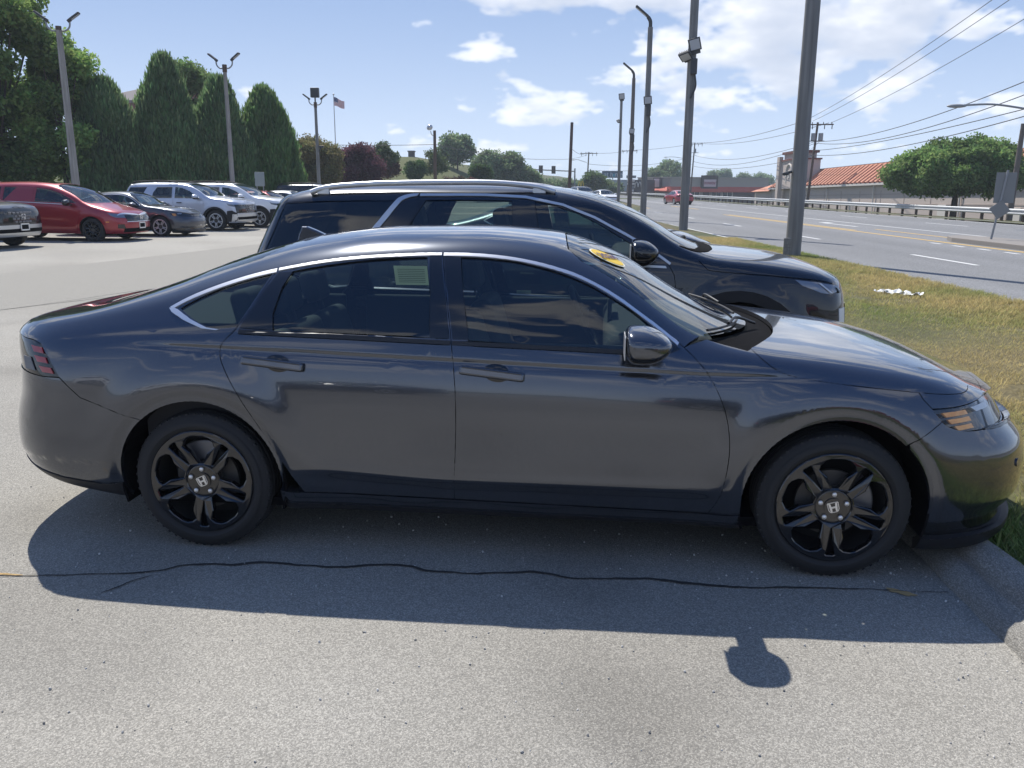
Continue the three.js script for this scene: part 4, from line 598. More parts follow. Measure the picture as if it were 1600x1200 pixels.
  // grass verge (soil and thatch), the road and the far verge
  const vg = (x, z) => { const t = vergeTone(x, z); return [lerp(.36, .15, t), lerp(.29, .19, t), lerp(.14, .06, t)].map((v) => v * (.50 + .35 * fbm(x * 2, z * 2, 3, 3))); };
  keep('grass_verge', sheet([...range(12, -14, 180), ...range(-15, -90, 90)], (z) => kerbX(z) + .035, (z) => Math.max(kerbX(z) + .3, leftEdge(z) + .02), 26, (x, z) => .062 + .03 * (fbm(x, z, 1, 3) - .5) - .05 * sstep(-.5, 0, x - leftEdge(z)) + .03 * Math.sin(clamp((x - kerbX(z)) / 4) * Math.PI), 1.2, vg), matGrass);
  const rc = (x, z) => { const u = x - roadX(z); let v = .96 + .30 * (fbm(u * .6, z / 22, 3, 4) - .5) + .16 * (fbm(u * 3, z / 6, 6, 3) - .5); for (const c of [10.5, 13.7, 20.8, 24.6]) v -= .09 * Math.exp(-(((u - c) / .8) ** 2)); return [v, v, v]; };
  keep('road', sheet([...range(30, -60, 120), ...range(-63, -420, 90)], (z) => leftEdge(z), (z) => roadX(z) + eastEdge, 40, .002, 1.5, rc), matRoad);
  keep('far_verge', sheet([...range(30, -60, 60), ...range(-63, -420, 90)], (z) => roadX(z) + eastEdge, (z) => roadX(z) + 28.6, 6, .05, 1.5, (x, z) => { const n = fbm(x, z / 3, 4, 3); return [lerp(.10, .2, n), lerp(.13, .18, n), .055]; }), matGrass);
  keep('road_kerb', sheet([...range(30, -60, 60), ...range(-63, -420, 90)], (z) => roadX(z) + eastEdge - .10, (z) => roadX(z) + eastEdge + .10, 2, (x, z) => .10, 1.5, () => [1.3, 1.3, 1.25]), matRoad);
  // painted markings
  const stripe = (a, w, z0, z1) => { const zs = range(z0, z1, Math.max(1, Math.ceil(Math.abs(z1 - z0) / 4))); return sheet(zs, (z) => a + roadX(z) - w / 2, (z) => a + roadX(z) + w / 2, 1, .006, 1, () => [1, 1, 1]); };
  const mk = (name, gs, m) => { const g = mergeGeometries(gs); g.deleteAttribute('color'); struct(name, g, m); };
  const white = std(.62, .62, .60, .8), yellow = std(.58, .37, .085, .8);
  mk('white_line', [stripe(18.85, .13, -28, -110), ...range(0, 40, 40).map((k) => stripe(12.0, .13, -15.5 + 0 - (k - 0) * 9.6 + 0, -18.6 - k * 9.6)).filter((_, k) => k < 22), ...Array.from({ length: 14 }, (_, k) => stripe(22.9, .13, -37 - k * 11, -41 - k * 11)), stripe(26.2, .12, 10, -150), ...Array.from({ length: 4 }, (_, k) => stripe(15.0, .13, -19.2 - k * 1.35, -19.85 - k * 1.35)), ...[[-16, -17.5], [-18.5, -24], [-25, -33], [-34, -38], [-39, -45]].map(([a, b]) => stripe(9.06, .10, a, b))], white);
  mk('yellow_line', [stripe(15.55, .16, -8, -52), stripe(17.1, .14, -26.5, -33), stripe(15.9, .14, -32, -52), stripe(17.0, .2, -66, -78), stripe(13.4, .2, -68, -76)], yellow);
  mk('turn_arrow', [stripe(17.35, .16, -35.5, -39.5), stripe(17.6, .5, -39.5, -40.3)], white);
  // raised median island with a granite edge
  const isl = new THREE.Shape(); [[15.95, -24.5], [16.25, -25.4], [16.8, -25.9], [17.3, -25.4], [17.7, -22], [18, 10], [15.9, 10]].forEach(([a, z], i) => i ? isl.lineTo(a + roadX(z), -z) : isl.moveTo(a + roadX(z), -z));
  struct('median_island', [new THREE.ExtrudeGeometry(isl, { depth: .13, bevelEnabled: true, bevelSize: .02, bevelThickness: .02, bevelSegments: 2 }).rotateX(-Math.PI / 2)], std(.23, .21, .19, .95));
}
function vergeTone(x, z) { // 0 straw, 1 green
  const e = leftEdge(z) - x, k = x - kerbX(z); return clamp(.13 + 2.4 * (fbm(x * .55 + 3, z * .35, 2, 4) - .5) + .55 * sstep(1.8, .2, e) + .75 * sstep(1.0, .15, k) * sstep(-4, -1, z) - .25 * Math.exp(-(((k - 1.9) / .8) ** 2)) );
}
// grass blades on the verge: tufts of thin blades, green or straw-coloured
{
  const r = rng(21), bl = []; for (let b = 0; b < 6; b++) { const a = r() * 6.28, l = .05 + .05 * r(), w = .0022 + .0014 * r(), ox = (r() - .5) * .06, oz = (r() - .5) * .06, lean = .012 + .045 * r(), dx = Math.cos(a), dz = Math.sin(a); const p = [[ox - dz * w, 0, oz + dx * w], [ox + dz * w, 0, oz - dx * w], [ox + dx * lean * .4 - dz * w * .7, l * .6, oz + dz * lean * .4 + dx * w * .7], [ox + dx * lean * .4 + dz * w * .7, l * .6, oz + dz * lean * .4 - dx * w * .7], [ox + dx * lean, l, oz + dz * lean]]; bl.push(...p[0], ...p[1], ...p[2], ...p[2], ...p[1], ...p[3], ...p[2], ...p[3], ...p[4]); }
  const g = new THREE.BufferGeometry(); g.setAttribute('position', new THREE.Float32BufferAttribute(bl, 3)); g.computeVertexNormals();
  const spots = []; for (let i = 0; i < 90000; i++) { const z = i < 42000 ? lerp(3, -4.5, r()) : lerp(-4.5, -24, Math.pow(r(), 1.1)), a = kerbX(z) + .045, b = leftEdge(z) - .03; const x = lerp(a, b, r()); if (fbm(x * 3, z * 3, 4, 3) < .26) continue; spots.push([x, z]); }
  const im = new THREE.InstancedMesh(g, new THREE.MeshPhysicalMaterial({ color: lin(1, 1, 1), roughness: .9, specularIntensity: .3, transmission: .45, thickness: 0, side: THREE.DoubleSide }), spots.length), mt = new THREE.Matrix4(), q = new THREE.Quaternion(), cc = new THREE.Color();
  spots.forEach(([x, z], i) => { q.setFromAxisAngle(V(0, 1, 0), r() * 6.28); let k; const t = clamp(vergeTone(x, z) + (r() - .5) * .6), s = (.55 + .6 * r()) * (z < -6 ? 1.15 : 1) * (1 + .5 * t * sstep(.8, .2, x - kerbX(z))); mt.compose(V(x, .055, z), q, V(s * 1.25, s * .85, s * 1.25)); im.setMatrixAt(i, mt); cc.setRGB(lerp(.60, .20, t) * (k = .55 + .75 * r()), lerp(.48, .29, t) * k, lerp(.22, .075, t) * k); im.setColorAt(i, cc); });
  im.name = 'grass'; tag(im, 'short half dry grass on the verge beside the kerb', 'grass', null, 'stuff'); im.castShadow = im.receiveShadow = true; scene.add(im);
}

// loose grit on the asphalt
{
  const r = rng(77), g = new THREE.IcosahedronGeometry(1, 0), n = 2000, im = new THREE.InstancedMesh(g, std(1, 1, 1, .95), n), m = new THREE.Matrix4(), q = new THREE.Quaternion(), e = new THREE.Euler(), c = new THREE.Color();
  for (let i = 0; i < n; i++) { const near = i < 1700, z = near ? lerp(.2, 3.6, r()) : lerp(-8, 1, r()), x = i % 5 === 0 ? kerbX(z) - .2 - Math.abs(r() + r() - 1) * .5 : lerp(near ? -2 : -8, 3.2, r()), s = .0016 + .004 * Math.pow(r(), 3); q.setFromEuler(e.set(r() * 6, r() * 6, r() * 6)); m.compose(V(x, s * .5, z), q, V(s * 1.3, s * .8, s)); im.setMatrixAt(i, m); const v = lerp(.22, .6, r()); c.setRGB(v, v * .96, v * .88); im.setColorAt(i, c); }
  im.name = 'grit'; tag(im, 'loose grit scattered over the asphalt', 'grit', null, 'stuff'); im.castShadow = im.receiveShadow = true; scene.add(im);
}
// ---------------------------------------------------------------- buildings, poles, rails, signs, wires
const tPole = canvasTex(128, 512, (i, j) => { const v = 205 + 70 * (fbm(i / 7, j / 90, 3, 4) - .5) + 60 * (fbm(i / 30, j / 40, 8, 3) - .5); return [clamp(v, 0, 255), clamp(v * .99, 0, 255), clamp(v * .97, 0, 255)]; });
const C = {
  galv: std(.27, .28, .285, .55, .25), galvRail: std(.50, .51, .52, .45, .35), poleGrey: std(.30, .305, .31, .6, .1, { map: tPole }), concrete: std(.48, .46, .43, .85, 0, { map: tPole }), woodPole: std(.17, .12, .09, .9, 0, { map: tPole }), black: std(.02, .02, .022, .6), lampBody: std(.05, .052, .056, .5, .2), ledPane: std(.42, .43, .45, .35),
  stucco: std(.52, .44, .39, .9), stuccoDk: std(.40, .33, .29, .9), tile: std(.52, .205, .115, .75), tileDk: std(.16, .04, .022, .9), cream: std(.62, .58, .53, .7), flatRoof: std(.05, .05, .055, .9), beige: std(.36, .315, .265, .9), awning: std(.50, .075, .038, .7), brown: std(.075, .05, .042, .8), shopGlass: phy(.02, .025, .03, .08, 0, {}), brick: std(.17, .075, .055, .9), shingle: std(.17, .15, .145, .95), slate: std(.085, .11, .13, .8), mcBrown: std(.055, .042, .04, .7), signGrey: std(.20, .21, .21, .55, .2),
};
const yaw = (dx, dz) => Math.atan2(-dz, dx);          // turns local +x to (dx, dz)
// long roadside shop building with an orange tiled skirt roof; local x runs away along the road
{
  const N = [39 + roadX(-40), -40], F = [39 + roadX(-122), -122], L = Math.hypot(F[0] - N[0], F[1] - N[1]);
  const b = thing('tiled_shop_building', 'long cream stucco shop building with orange tile skirt roof beyond the guardrail', 'shop building', [N[0], -2.2, N[1]], yaw(F[0] - N[0], F[1] - N[1]));
  b.rotation.order = 'YXZ'; b.rotation.z = -.0150;
  // local: +x along the front away from us, front faces -z (west), depth +z
  const E = 5.05, D = 16;
  part('wall', [box(L, E, .4, L / 2, E / 2, .2), box(.4, E, D, .2, E / 2, D / 2), box(.4, E, D, L - .2, E / 2, D / 2), box(L, E, .4, L / 2, E / 2, D - .2)], C.stucco, b);
  const gs = []; for (let x = 4; x < L; x += 5.2) gs.push(box(.10, E - .6, .03, x, (E - .6) / 2, -.012)); part('wall_groove', [...gs, box(L, .10, .03, L / 2, 3.1, -.011), box(L, .06, .03, L / 2, 4.05, -.0105)], C.stuccoDk, b);
  part('gutter', [box(L + .3, .22, .3, L / 2, E + .02, -.28), ...[12, 30, 47, 60].map((x) => rod([x, E, -.2], [x, 0, -.09], .06))], C.cream, b);
  part('roof_deck', [prism([[-.35, E + .13], [2.1, E + 2.1], [2.1, E + 2.0], [-.2, E + .05]], L, 0).rotateY(Math.PI / 2).scale(1, 1, -1).translate(0, 0, 0)].map((g) => { const p = g.attributes.position; for (let i = 0; i < p.count; i++) { const z = p.getX(i), x = p.getZ(i); p.setX(i, Math.abs(p.getX(i))); } return g; }).slice(0, 0).concat([(() => { const g = new THREE.BufferGeometry(), A = [0, E + .12, -.38], B = [L, E + .12, -.38], Cc = [L, E + 2.1, 2.1], Dd = [0, E + 2.1, 2.1]; g.setAttribute('position', new THREE.Float32BufferAttribute([...A, ...B, ...Cc, ...A, ...Cc, ...Dd].flat(), 3)); g.computeVertexNormals(); return g; })()]), C.tileDk, b);
  const rib = new THREE.CylinderGeometry(.30, .30, 3.2, 10, 1, true).scale(1, 1, .6).rotateX(Math.atan2(2.48, 1.98)).translate(0, E + 1.14, .86), n = Math.floor(L / 1.15), im = [];
  for (let i = 0; i < n; i++) im.push(rib.clone().translate(.4 + i * 1.15, 0, 0)); const rt = part('roof_tile', im, C.tile, b); rt.userData.kind = 'stuff';
  part('ridge_cap', [box(L, .22, .34, L / 2, E + 2.18, 2.2), box(L, .5, 10, L / 2, E + 1.8, 8)], C.tile, b); part('flat_roof', [box(L, .3, D - 3, L / 2, E + 2.3, D / 2 + 1.6)], C.flatRoof, b);
  // gabled tower near the far end
  const tx = L - 10; part('tower', [box(8.0, 3.6, 2.6, tx, E + 1.7, .5), box(6.0, .9, 2.2, tx, E + 3.9, .5), box(1.0, E + 4.1, .5, tx + 3.8, (E + 4.1) / 2, -.9)], C.stucco, b);
  part('tower_cap', [box(6.6, .32, 2.7, tx, E + 4.5, .5), box(8.3, .18, 2.9, tx, E + 3.56, .5)], C.tileDk, b);
  part('arch_panel', [new THREE.TorusGeometry(1.1, .12, 8, 20, Math.PI).translate(tx, E + 1.9, -.84), box(.22, 1.2, .1, tx - 1.1, E + 1.3, -.84), box(.22, 1.2, .1, tx + 1.1, E + 1.3, -.84), rbox(.5, 1, .1, .1, tx, E + 1.7, -.84)], C.cream, b);
  part('window', [box(1.2, 1.5, .08, tx - 2.6, E + .9, -.83)], C.shopGlass, b);
  part('porch_roof', [(() => { const w = 9, x0 = L - .5; const g = new THREE.BufferGeometry(); g.setAttribute('position', new THREE.Float32BufferAttribute([x0, E - .3, -.5, x0 + w, E - .3, -.5, x0, E + 1.6, 3, x0, E + 1.6, 3, x0 + w, E - .3, -.5, x0 + w, E - .3, 6, x0, E + 1.6, 3, x0 + w, E - .3, 6, x0, E - .3, 6], 3)); g.computeVertexNormals(); return g; })()], C.tile, b);
  part('porch_wall', [box(8.6, E - .3, 5.6, L + 4.1, (E - .3) / 2, 2.9)], C.stucco, b); part('porch_opening', [box(6.5, .9, .06, L + 4, 3.4, .07), box(6.5, .9, .06, L + 4, 2.2, .07)], C.stuccoDk, b);
  part('service_door', [box(1.4, 2.4, .08, 33, 1.9, -.03), box(1.0, 2.2, .08, 22, 1.8, -.03), box(1.2, 1.6, .08, 13.5, 2.9, -.03)], C.cream, b);
  const sg = part('shop_sign', [text('The UPS', .62, .05)], C.black, b); sg.rotation.y = Math.PI; sg.position.set(12.6, 3.62, -.05);
}
// red and beige shop building far down the road, dark signs on it
{
  const P = [17.2, -190], Q = [41, -203], L = Math.hypot(Q[0] - P[0], Q[1] - P[1]);
  const b = thing('beige_shop_building', 'low beige shop building with red awning band and dark sign boxes far down the road', 'shop building', [P[0], -2.2, P[1]], yaw(Q[0] - P[0], Q[1] - P[1]));
  part('wall', [box(L, 6.1, 14, L / 2, 3.05, -7)], C.beige, b); part('parapet', [box(L + .2, .25, .3, L / 2, 6.2, .0), box(.3, .25, 14, -.05, 6.2, -7)], C.beige, b);
  part('awning', [prism([[0, 3.1], [.9, 3.0], [.9, 3.3], [0, 4.2]], L + .9, 0).rotateY(-Math.PI / 2).translate(L + .05, 0, .01), prism([[0, 3.1], [.9, 3.0], [.9, 3.3], [0, 4.2]], 14.6, 0).rotateY(Math.PI).translate(-.01, 0, -.1 + .0)], C.awning, b);
  part('lower_wall', [box(10, 3, .1, L - 5, 1.5, .06), box(1.6, 3, .1, L / 2 - 4, 1.5, .06)], C.brown, b); for (const x of [3, 6.4, 12.3, 15.4]) { const w = part('window', [box(2.6, 2.2, .12, x, 1.9, .08)], C.shopGlass, b); part('frame', [box(.1, 2.3, .16, x - 1.3, 1.9, .08), box(.1, 2.3, .16, x + 1.3, 1.9, .08), box(.1, 2.3, .16, x, 1.9, .08)], C.cream, w); }
  part('sign_box', [box(4.4, 3.4, .4, 10.2, 5.0, .22)], C.brown, b); part('sign_panel', [box(3.3, 1.6, .1, 10.2, 5.0, .45)], std(.62, .45, .46, .6), b); const s1 = part('sign_lettering', [text("DUNKIN'", .55, .04)], std(.35, .08, .11, .7), b); s1.position.set(10.2, 5.0, .51);
  part('sign_box', [box(.4, 2.6, 3.2, -.22, 4.9, -5)], C.brown, b); part('sign_panel', [box(.1, 1.8, 2.2, -.45, 5.0, -5)], std(.62, .45, .46, .6), b);
}
// dark block with the arch emblem, and a slate roofed shop beside it
{
  const b = thing('dark_restaurant', 'small dark brown restaurant block with pale arch emblem left of the beige shops', 'restaurant', [10.0, -1.6, -188], -.35);
  part('wall', [box(3.4, 5.0, 7, 0, 2.5, -3.5)], C.mcBrown, b); const e = part('arch_emblem', [tube([[-.75, -.6, 0], [-.62, .3, 0], [-.38, .7, 0], [-.14, .3, 0], [0, -.45, 0]], .09, 6), tube([[.75, -.6, 0], [.62, .3, 0], [.38, .7, 0], [.14, .3, 0], [0, -.45, 0]], .09, 6)], C.cream, b); e.position.set(0, 3.9, .06); part('base_band', [box(3.42, .5, 7.02, 0, .25, -3.5)], C.brown, b);
  const d = thing('slate_roofed_shop', 'low shop with grey blue slate front between the dark restaurant and the beige shops', 'shop building', [15.2, -1.6, -200], -.35); part('wall', [box(9, 2.3, 8, 0, 1.15, -4)], C.cream, d); part('roof', [box(9.2, 3.0, 8.2, 0, 3.8, -4)], C.slate, d); part('fascia', [box(9.4, .3, 8.4, 0, 2.4, -4)], C.cream, d);
  const g = thing('grey_store', 'pale grey low store behind the shop name board', 'shop building', [7.0, -1.6, -230], -.2); part('wall', [box(12, 5.4, 8, 0, 2.7, -4)], std(.33, .36, .37, .9), g); part('door', [box(3, 2.4, .1, 1, 1.2, .05)], C.brown, g);
}
// brick building on the rise behind the evergreens
{
  const b = thing('brick_building', 'red brick building with grey hipped roof rising behind the evergreen row', 'building', [-50.8, 0, -93.5], yaw(.85, -.45));
  part('wall', [box(13, 11.2, 9, 0, 5.6, -4.5)], C.brick, b); part('roof', [(() => { const g = new THREE.ConeGeometry(6.2, 1.9, 4, 1).rotateY(Math.PI / 4).scale(1.25, 1, 1).translate(-.7, 12.15, -4.5); return g; })()], C.shingle, b); part('wing', [box(3.2, 12.9, 6, 5.2, 6.45, -2.6)], C.brick, b); part('cornice', [box(13.3, .3, 9.3, 0, 11.1, -4.5), box(3.5, .25, 6.3, 5.2, 12.95, -2.6)], C.shingle, b); for (const x of [-4, -1.2, 1.6]) { const w = part('window', [box(1.3, 1.7, .1, x, 9.1, .03)], C.shopGlass, b); part('sill', [box(1.5, .14, .2, x, 8.2, .06)], C.cream, w); }
}
// twin arm lamp posts in the car park
function lampHead(pts, r, m) { return tube(pts, r, 8, 16); }
function twinLamp(x, z, h, label, turn, o = {}) {
  const t = thing('lamp_post', label, 'lamp post', [x, 0, z], turn, undefined);
  part('pole', [rod([0, 0, 0], [0, h, 0], o.r0 || .16, o.r1 || .10, 14), cyl(.30, .30, .5, 16)], o.mat || C.concrete, t); part('pole_top', [cyl(.11, .11, .35, 12, 0, h - .2, 0)], C.woodPole, t);
  for (const s of [-1, 1]) { part('arm', [lampHead([[0, h + .02, 0], [s * .22, h - .02, 0], [s * .40, h + .12, 0], [s * .44, h + .36, 0]], .035)], C.galv, t); const q = part('lamp_head', [rbox(.48, .08, .22, .035, s * .22, 0, 0), rbox(.16, .12, .12, .03, s * -.04, -.01, 0)], C.lampBody, t); q.position.set(s * .45, h + .40, 0); q.rotation.z = s * .62; part('lamp_panel', [box(.36, .01, .16, s * .24, -.042, 0)], C.ledPane, q); }
  if (o.top) { part('floodlight', [rbox(.55, .62, .3, .04, 0, h + .75, 0), cyl(.05, .05, .5, 8, 0, h, 0)], C.lampBody, t); }
  if (o.cam) part('camera', [rod([0, h - 3.2, 0], [.25, h - 2.75, 0], .04), rbox(.30, .14, .14, .03, .28, h - 2.7, 0)], C.lampBody, t);
  return t;
}
twinLamp(-19.3, -28.4, 7.5, 'weathered concrete lamp post with bent arm rising behind the red minivan', .25, { r0: .165, r1: .11 });
twinLamp(-16.6, -37.2, 7.25, 'twin arm lamp post standing in front of the evergreen row behind the white SUVs', -.1, { r0: .14, r1: .085 });
twinLamp(-17.25, -52.48, 6.95, 'thin twin arm lamp post with square floodlight on top before the brownish tree', 0, { r0: .13, r1: .09, top: 1, cam: 1, mat: C.poleGrey });
{ const t = thing('lamp_post', 'single lamp pole with round reflector before the grassy hill', 'lamp post', [-12.47, 0, -69.2]); part('pole', [rod([0, 0, 0], [0, 6.35, 0], .17, .12)], C.woodPole, t); part('arm', [tube([[0, 5.9, 0], [-.25, 6.0, 0], [-.35, 6.3, 0]], .03)], C.galv, t); part('lamp_head', [new THREE.SphereGeometry(.27, 16, 10).scale(1, .85, .7).rotateZ(.5).translate(-.42, 6.6, 0)], std(.5, .52, .54, .3, .5), t); }
{ // flag
  const t = thing('flagpole', 'tall thin flagpole with a striped flag above the purple tree', 'flagpole', [-31.02, 2, -100.6]); part('pole', [rod([0, 0, 0], [0, 10.5, 0], .07, .05), new THREE.SphereGeometry(.12, 10, 8).translate(0, 10.6, 0)], C.galvRail, t);
  const flagPt = (u, v) => [u * 1.25, -u * .55 - v * (1.0 - .15 * u) + .05 * Math.sin(u * 7), .10 * Math.sin(u * 5 + v)], cell = (u0, u1, v0, v1) => { const g = new THREE.BufferGeometry(), p = [], n = 6; for (let i = 0; i < n; i++) { const a = lerp(u0, u1, i / n), b = lerp(u0, u1, (i + 1) / n); const A = flagPt(a, v0), B = flagPt(b, v0), C2 = flagPt(b, v1), D = flagPt(a, v1); p.push(...A, ...B, ...C2, ...A, ...C2, ...D); } g.setAttribute('position', new THREE.Float32BufferAttribute(p, 3)); g.computeVertexNormals(); return g.translate(.05, 10.3, 0); };
  const f = part('flag', [cell(0, .4, 0, .54)], std(.06, .07, .16, .9), t), rd = [], wh = []; for (let k = 0; k < 13; k++) (k % 2 ? wh : rd).push(cell(k < 7 ? .4 : 0, 1, k / 13, (k + 1) / 13)); part('flag_stripe', rd, std(.42, .05, .07, .9), f); part('flag_stripe', wh, std(.72, .72, .72, .9), f); const st = []; for (let a = 0; a < 5; a++) for (let b2 = 0; b2 < 4; b2++) { const p = flagPt(.05 + a * .075, .08 + b2 * .12); st.push(new THREE.OctahedronGeometry(.022).translate(p[0] + .05, p[1] + 10.3, p[2])); } part('flag_star', st, std(.75, .75, .75, .9), f);
}
// row of steel poles along the verge
function steelPole(x, z, h, r0, r1, label, o = {}) {
  const t = thing('steel_pole', label, 'pole', [x, 0, z], o.turn || 0); part('pole', [rod([0, 0, 0], [0, h, 0], r0, r1, 20)], o.mat || C.poleGrey, t);
  if (o.base) part('base_plate', [rbox(r0 * 1.5, .42, .05, .015, -r0 * .65, .30, r0 * .72), cyl(r0 * 1.45, r0 * 1.5, .06, 16)], C.poleGrey, t);
  if (o.head) { part('arm', [tube([[0, h - .05, 0], [-.02, h + .30, 0], [-.14, h + .5, 0]], r1 * .75, 10)], C.lampBody, t); const q = part('lamp_head', [rbox(.85, .11, .36, .05, -.42, 0, 0)], C.lampBody, t); q.position.set(-.12, h + .5, 0); q.rotation.z = -.68; part('lamp_panel', [box(.6, .012, .26, -.45, -.056, 0)], C.ledPane, q); }
  for (const [fy, fx, s, rx, rz] of o.flood || []) { const q = part('floodlight', [rbox(.42 * s, .42 * s, .10 * s, .02, 0, 0, 0), ...range(-.16, .16, 5).map((k) => box(.02 * s, .34 * s, .07 * s, k * s, 0, -.08 * s)), rbox(.3 * s, .12 * s, .16 * s, .02, 0, -.26 * s, -.06 * s)], C.lampBody, t); q.position.set(fx, fy, r0 + .12); q.rotation.set(rx, 0, rz); part('lamp_panel', [rbox(.33 * s, .33 * s, .012, .004, 0, 0, .052 * s)], C.ledPane, q); }
  if (o.box) part('junction_box', [rbox(.24, .55, .22, .03, .06, o.box - .4, r0 + .06), tube([[.1, o.box - .6, r0 + .05], [.16, o.box - 1.1, r0 + .03], [0, o.box - 1.5, r0]], .035)], C.lampBody, t);
  if (o.bracket) part('bracket', [rod([-r0, o.bracket, .05], [-r0 - .12, o.bracket - .03, .05], .035), rbox(.14, .07, .12, .025, -r0 - .14, o.bracket - .05, .05)], C.lampBody, t);
  return t;
}
steelPole(6.45, -16.6, 11, .185, .15, 'thick grey steel pole nearest us on the verge behind the black SUV', { base: 1, bracket: 2.05 });
steelPole(5.0, -28.9, 11, .17, .145, 'grey steel pole carrying two black floodlights, second from us on the verge', { flood: [[6.75, .05, 1.05, .15, .25], [6.35, -.26, 1.0, 1.0, .5]], box: 6.4 });
steelPole(4.1, -42.2, 9.7, .17, .13, 'grey steel lamp pole with bent lamp head, between the floodlight pole and the thinner ones', { head: 1, flood: [[6.1, 0, 1.0, .1, .1]], box: 6.0 });
steelPole(3.9, -58.7, 9.2, .17, .12, 'dark weathered lamp pole with one small floodlight, fourth along the verge', { head: 1, flood: [[5.6, -.02, .9, .1, -.1]], box: 5.5, mat: std(.13, .11, .10, .7) });
steelPole(3.5, -79.1, 10.1, .15, .12, 'slim blue grey lamp pole with small box lamp, furthest along the verge', { flood: [[10.0, 0, 1.3, .2, .1], [7.8, -.25, .7, .6, .5]] });
{ const t = thing('plain_pole', 'bare dark pole without arms rising above the black SUV roof', 'pole', [-.96, 0, -70.5]); part('pole', [rod([0, 0, 0], [.15, 7.0, 0], .16, .13)], std(.09, .06, .052, .9), t); part('pole_cap', [cyl(.14, .12, .1, 10, .15, 6.98, 0)], C.black, t); }
// traffic signals on a mast beam
{
  const t = thing('signal_gantry', 'traffic signals hanging on a long beam between two posts over the far crossing', 'traffic signal', [-14.5, 0, -144.7]); part('post', [rod([0, 0, 0], [0, 5.4, 0], .24, .2)], C.concrete, t); part('post', [rod([11.75, 0, -.8], [11.75, 4.9, -.8], .16, .13)], C.galv, t); part('beam', [rod([0, 4.85, 0], [11.75, 4.4, -.8], .11, .10)], C.galv, t);
  for (const x of [5.9, 8.1]) { const y = 4.85 - x * .04; const q = part('signal_head', [rbox(.38, 1.0, .3, .05, x, y + .1, .1), box(.7, 1.3, .04, x, y + .1, -.08)], C.black, t); part('signal_lens', [0, 1, 2].map((k) => new THREE.CylinderGeometry(.12, .12, .03, 14).rotateX(Math.PI / 2).translate(x, y + .42 - k * .32, .26)), std(.10, .05, .03, .4), q); }
}
// utility poles with crossarms, transformers, street lamp arms
function utilityPole(x, z, h, label, o = {}) {
  const t = thing('utility_pole', label, 'utility pole', [x, o.y || 0, z], o.turn ?? -.11); const lean = o.lean || 0; part('pole', [rod([0, -2.4, 0], [lean, h, 0], o.r || .17, .12)], o.mat || C.woodPole, t);
  if (o.cross) { part('crossarm', [box(3.4, .13, .11, lean, h - .25, .1), ...[-1.5, -.6, .6, 1.5].map((k) => cyl(.05, .04, .22, 8, lean + k, h - .2, .1))], C.woodPole, t); part('insulator', [-1.4, -.55, .75, 1.55].map((k) => rod([lean + k, h - .3, .1], [lean + k, h - .75, .1], .05)), C.lampBody, t); }
  if (o.trans) { part('transformer', (o.trans === 3 ? [-.85, .15, .95] : [-.5, .6]).map((k) => cyl(.26, .26, .8, 14, k, h - 2.0, .28)), std(.30, .31, .32, .5, .3), t); part('transformer_rack', [box(2.8, .1, .1, 0, h - 2.05, .05), rod([-.9, h - 2, .1], [-.1, h - 2.9, .1], .02), rod([1, h - 2, .1], [.1, h - 2.9, .1], .02)], C.galv, t); }
  if (o.lamp) { const [lx, ly, l2] = o.lamp; part('lamp_arm', [tube([[0, ly - .55, 0], [lx * .4, ly - .25, 0], [lx * .75, ly, 0], [lx, ly - .02, 0]], .045)], C.galv, t); part('lamp_head', [new THREE.SphereGeometry(1, 16, 10).scale(.42, .085, .15).translate(lx + (lx < 0 ? -.3 : .3), ly - .05, 0)], C.galv, t); }
  return t;
}
utilityPole(25.5, -97.9, 9.0, 'wooden utility pole with crossarm and three transformers before the tiled building', { cross: 1, trans: 3, lean: .55 });
utilityPole(21.0, -184.6, 11.1, 'wooden utility pole with crossarm, two transformers and lamp arm before the beige shops', { cross: 1, trans: 2, lean: .5, r: .2, lamp: [-5.2, 8.2] });
utilityPole(-1.1, -165.5, 8.4, 'distant utility pole with short crossarm beside the far leafy bush', { cross: 1, lean: .4, lamp: [-2.4, 7.0] });
utilityPole(7.5, -185.5, 9.7, 'distant utility pole with crossarm half hidden by the verge poles', { cross: 1, lean: .3 });
utilityPole(24.0, -44.8, 5.1, 'short leaning timber pole behind the guardrail at the right edge', { lean: .10, r: .2, turn: -.45, mat: std(.16, .135, .115, .9) });
utilityPole(22.4, -36.2, 11.6, 'tall utility pole carrying the cobra street lamp arm over the road', { cross: 1, trans: 2, lamp: [-4.6, 5.35], turn: -.12 });
// wires
function wires(label, name, list, r = .02) { const gs = list.map(([a, b, sag]) => { const p = []; for (let i = 0; i <= 24; i++) { const u = i / 24; p.push([lerp(a[0], b[0], u), lerp(a[1], b[1], u) - sag * 4 * u * (1 - u), lerp(a[2], b[2], u)]); } return tube(p, r, 4, 36); }); const t = part(name, gs, std(.05, .05, .055, .7)); tag(t, label, 'power line'); return t; }
wires('upper power lines strung from the right edge to the pole with three transformers', 'power_line', [[[21.0, 11.7, -36], [24.5, 9.15, -97.6], .5], [[22.0, 11.8, -36.1], [25.5, 9.15, -97.8], .5], [[23.9, 11.5, -36.3], [27.5, 8.95, -98], .5]], .022);
wires('lower cables strung from the right edge to the pole with three transformers', 'power_line', [[[22.4, 7.3, -36.2], [25.9, 6.9, -97.9], .9], [[22.5, 6.7, -36.2], [25.9, 6.75, -97.9], 1.1], [[22.5, 5.5, -36.2], [25.8, 5.4, -97.9], .7], [[24.1, 6.0, -40.6], [25.8, 5.9, -97.9], .4]], .026);
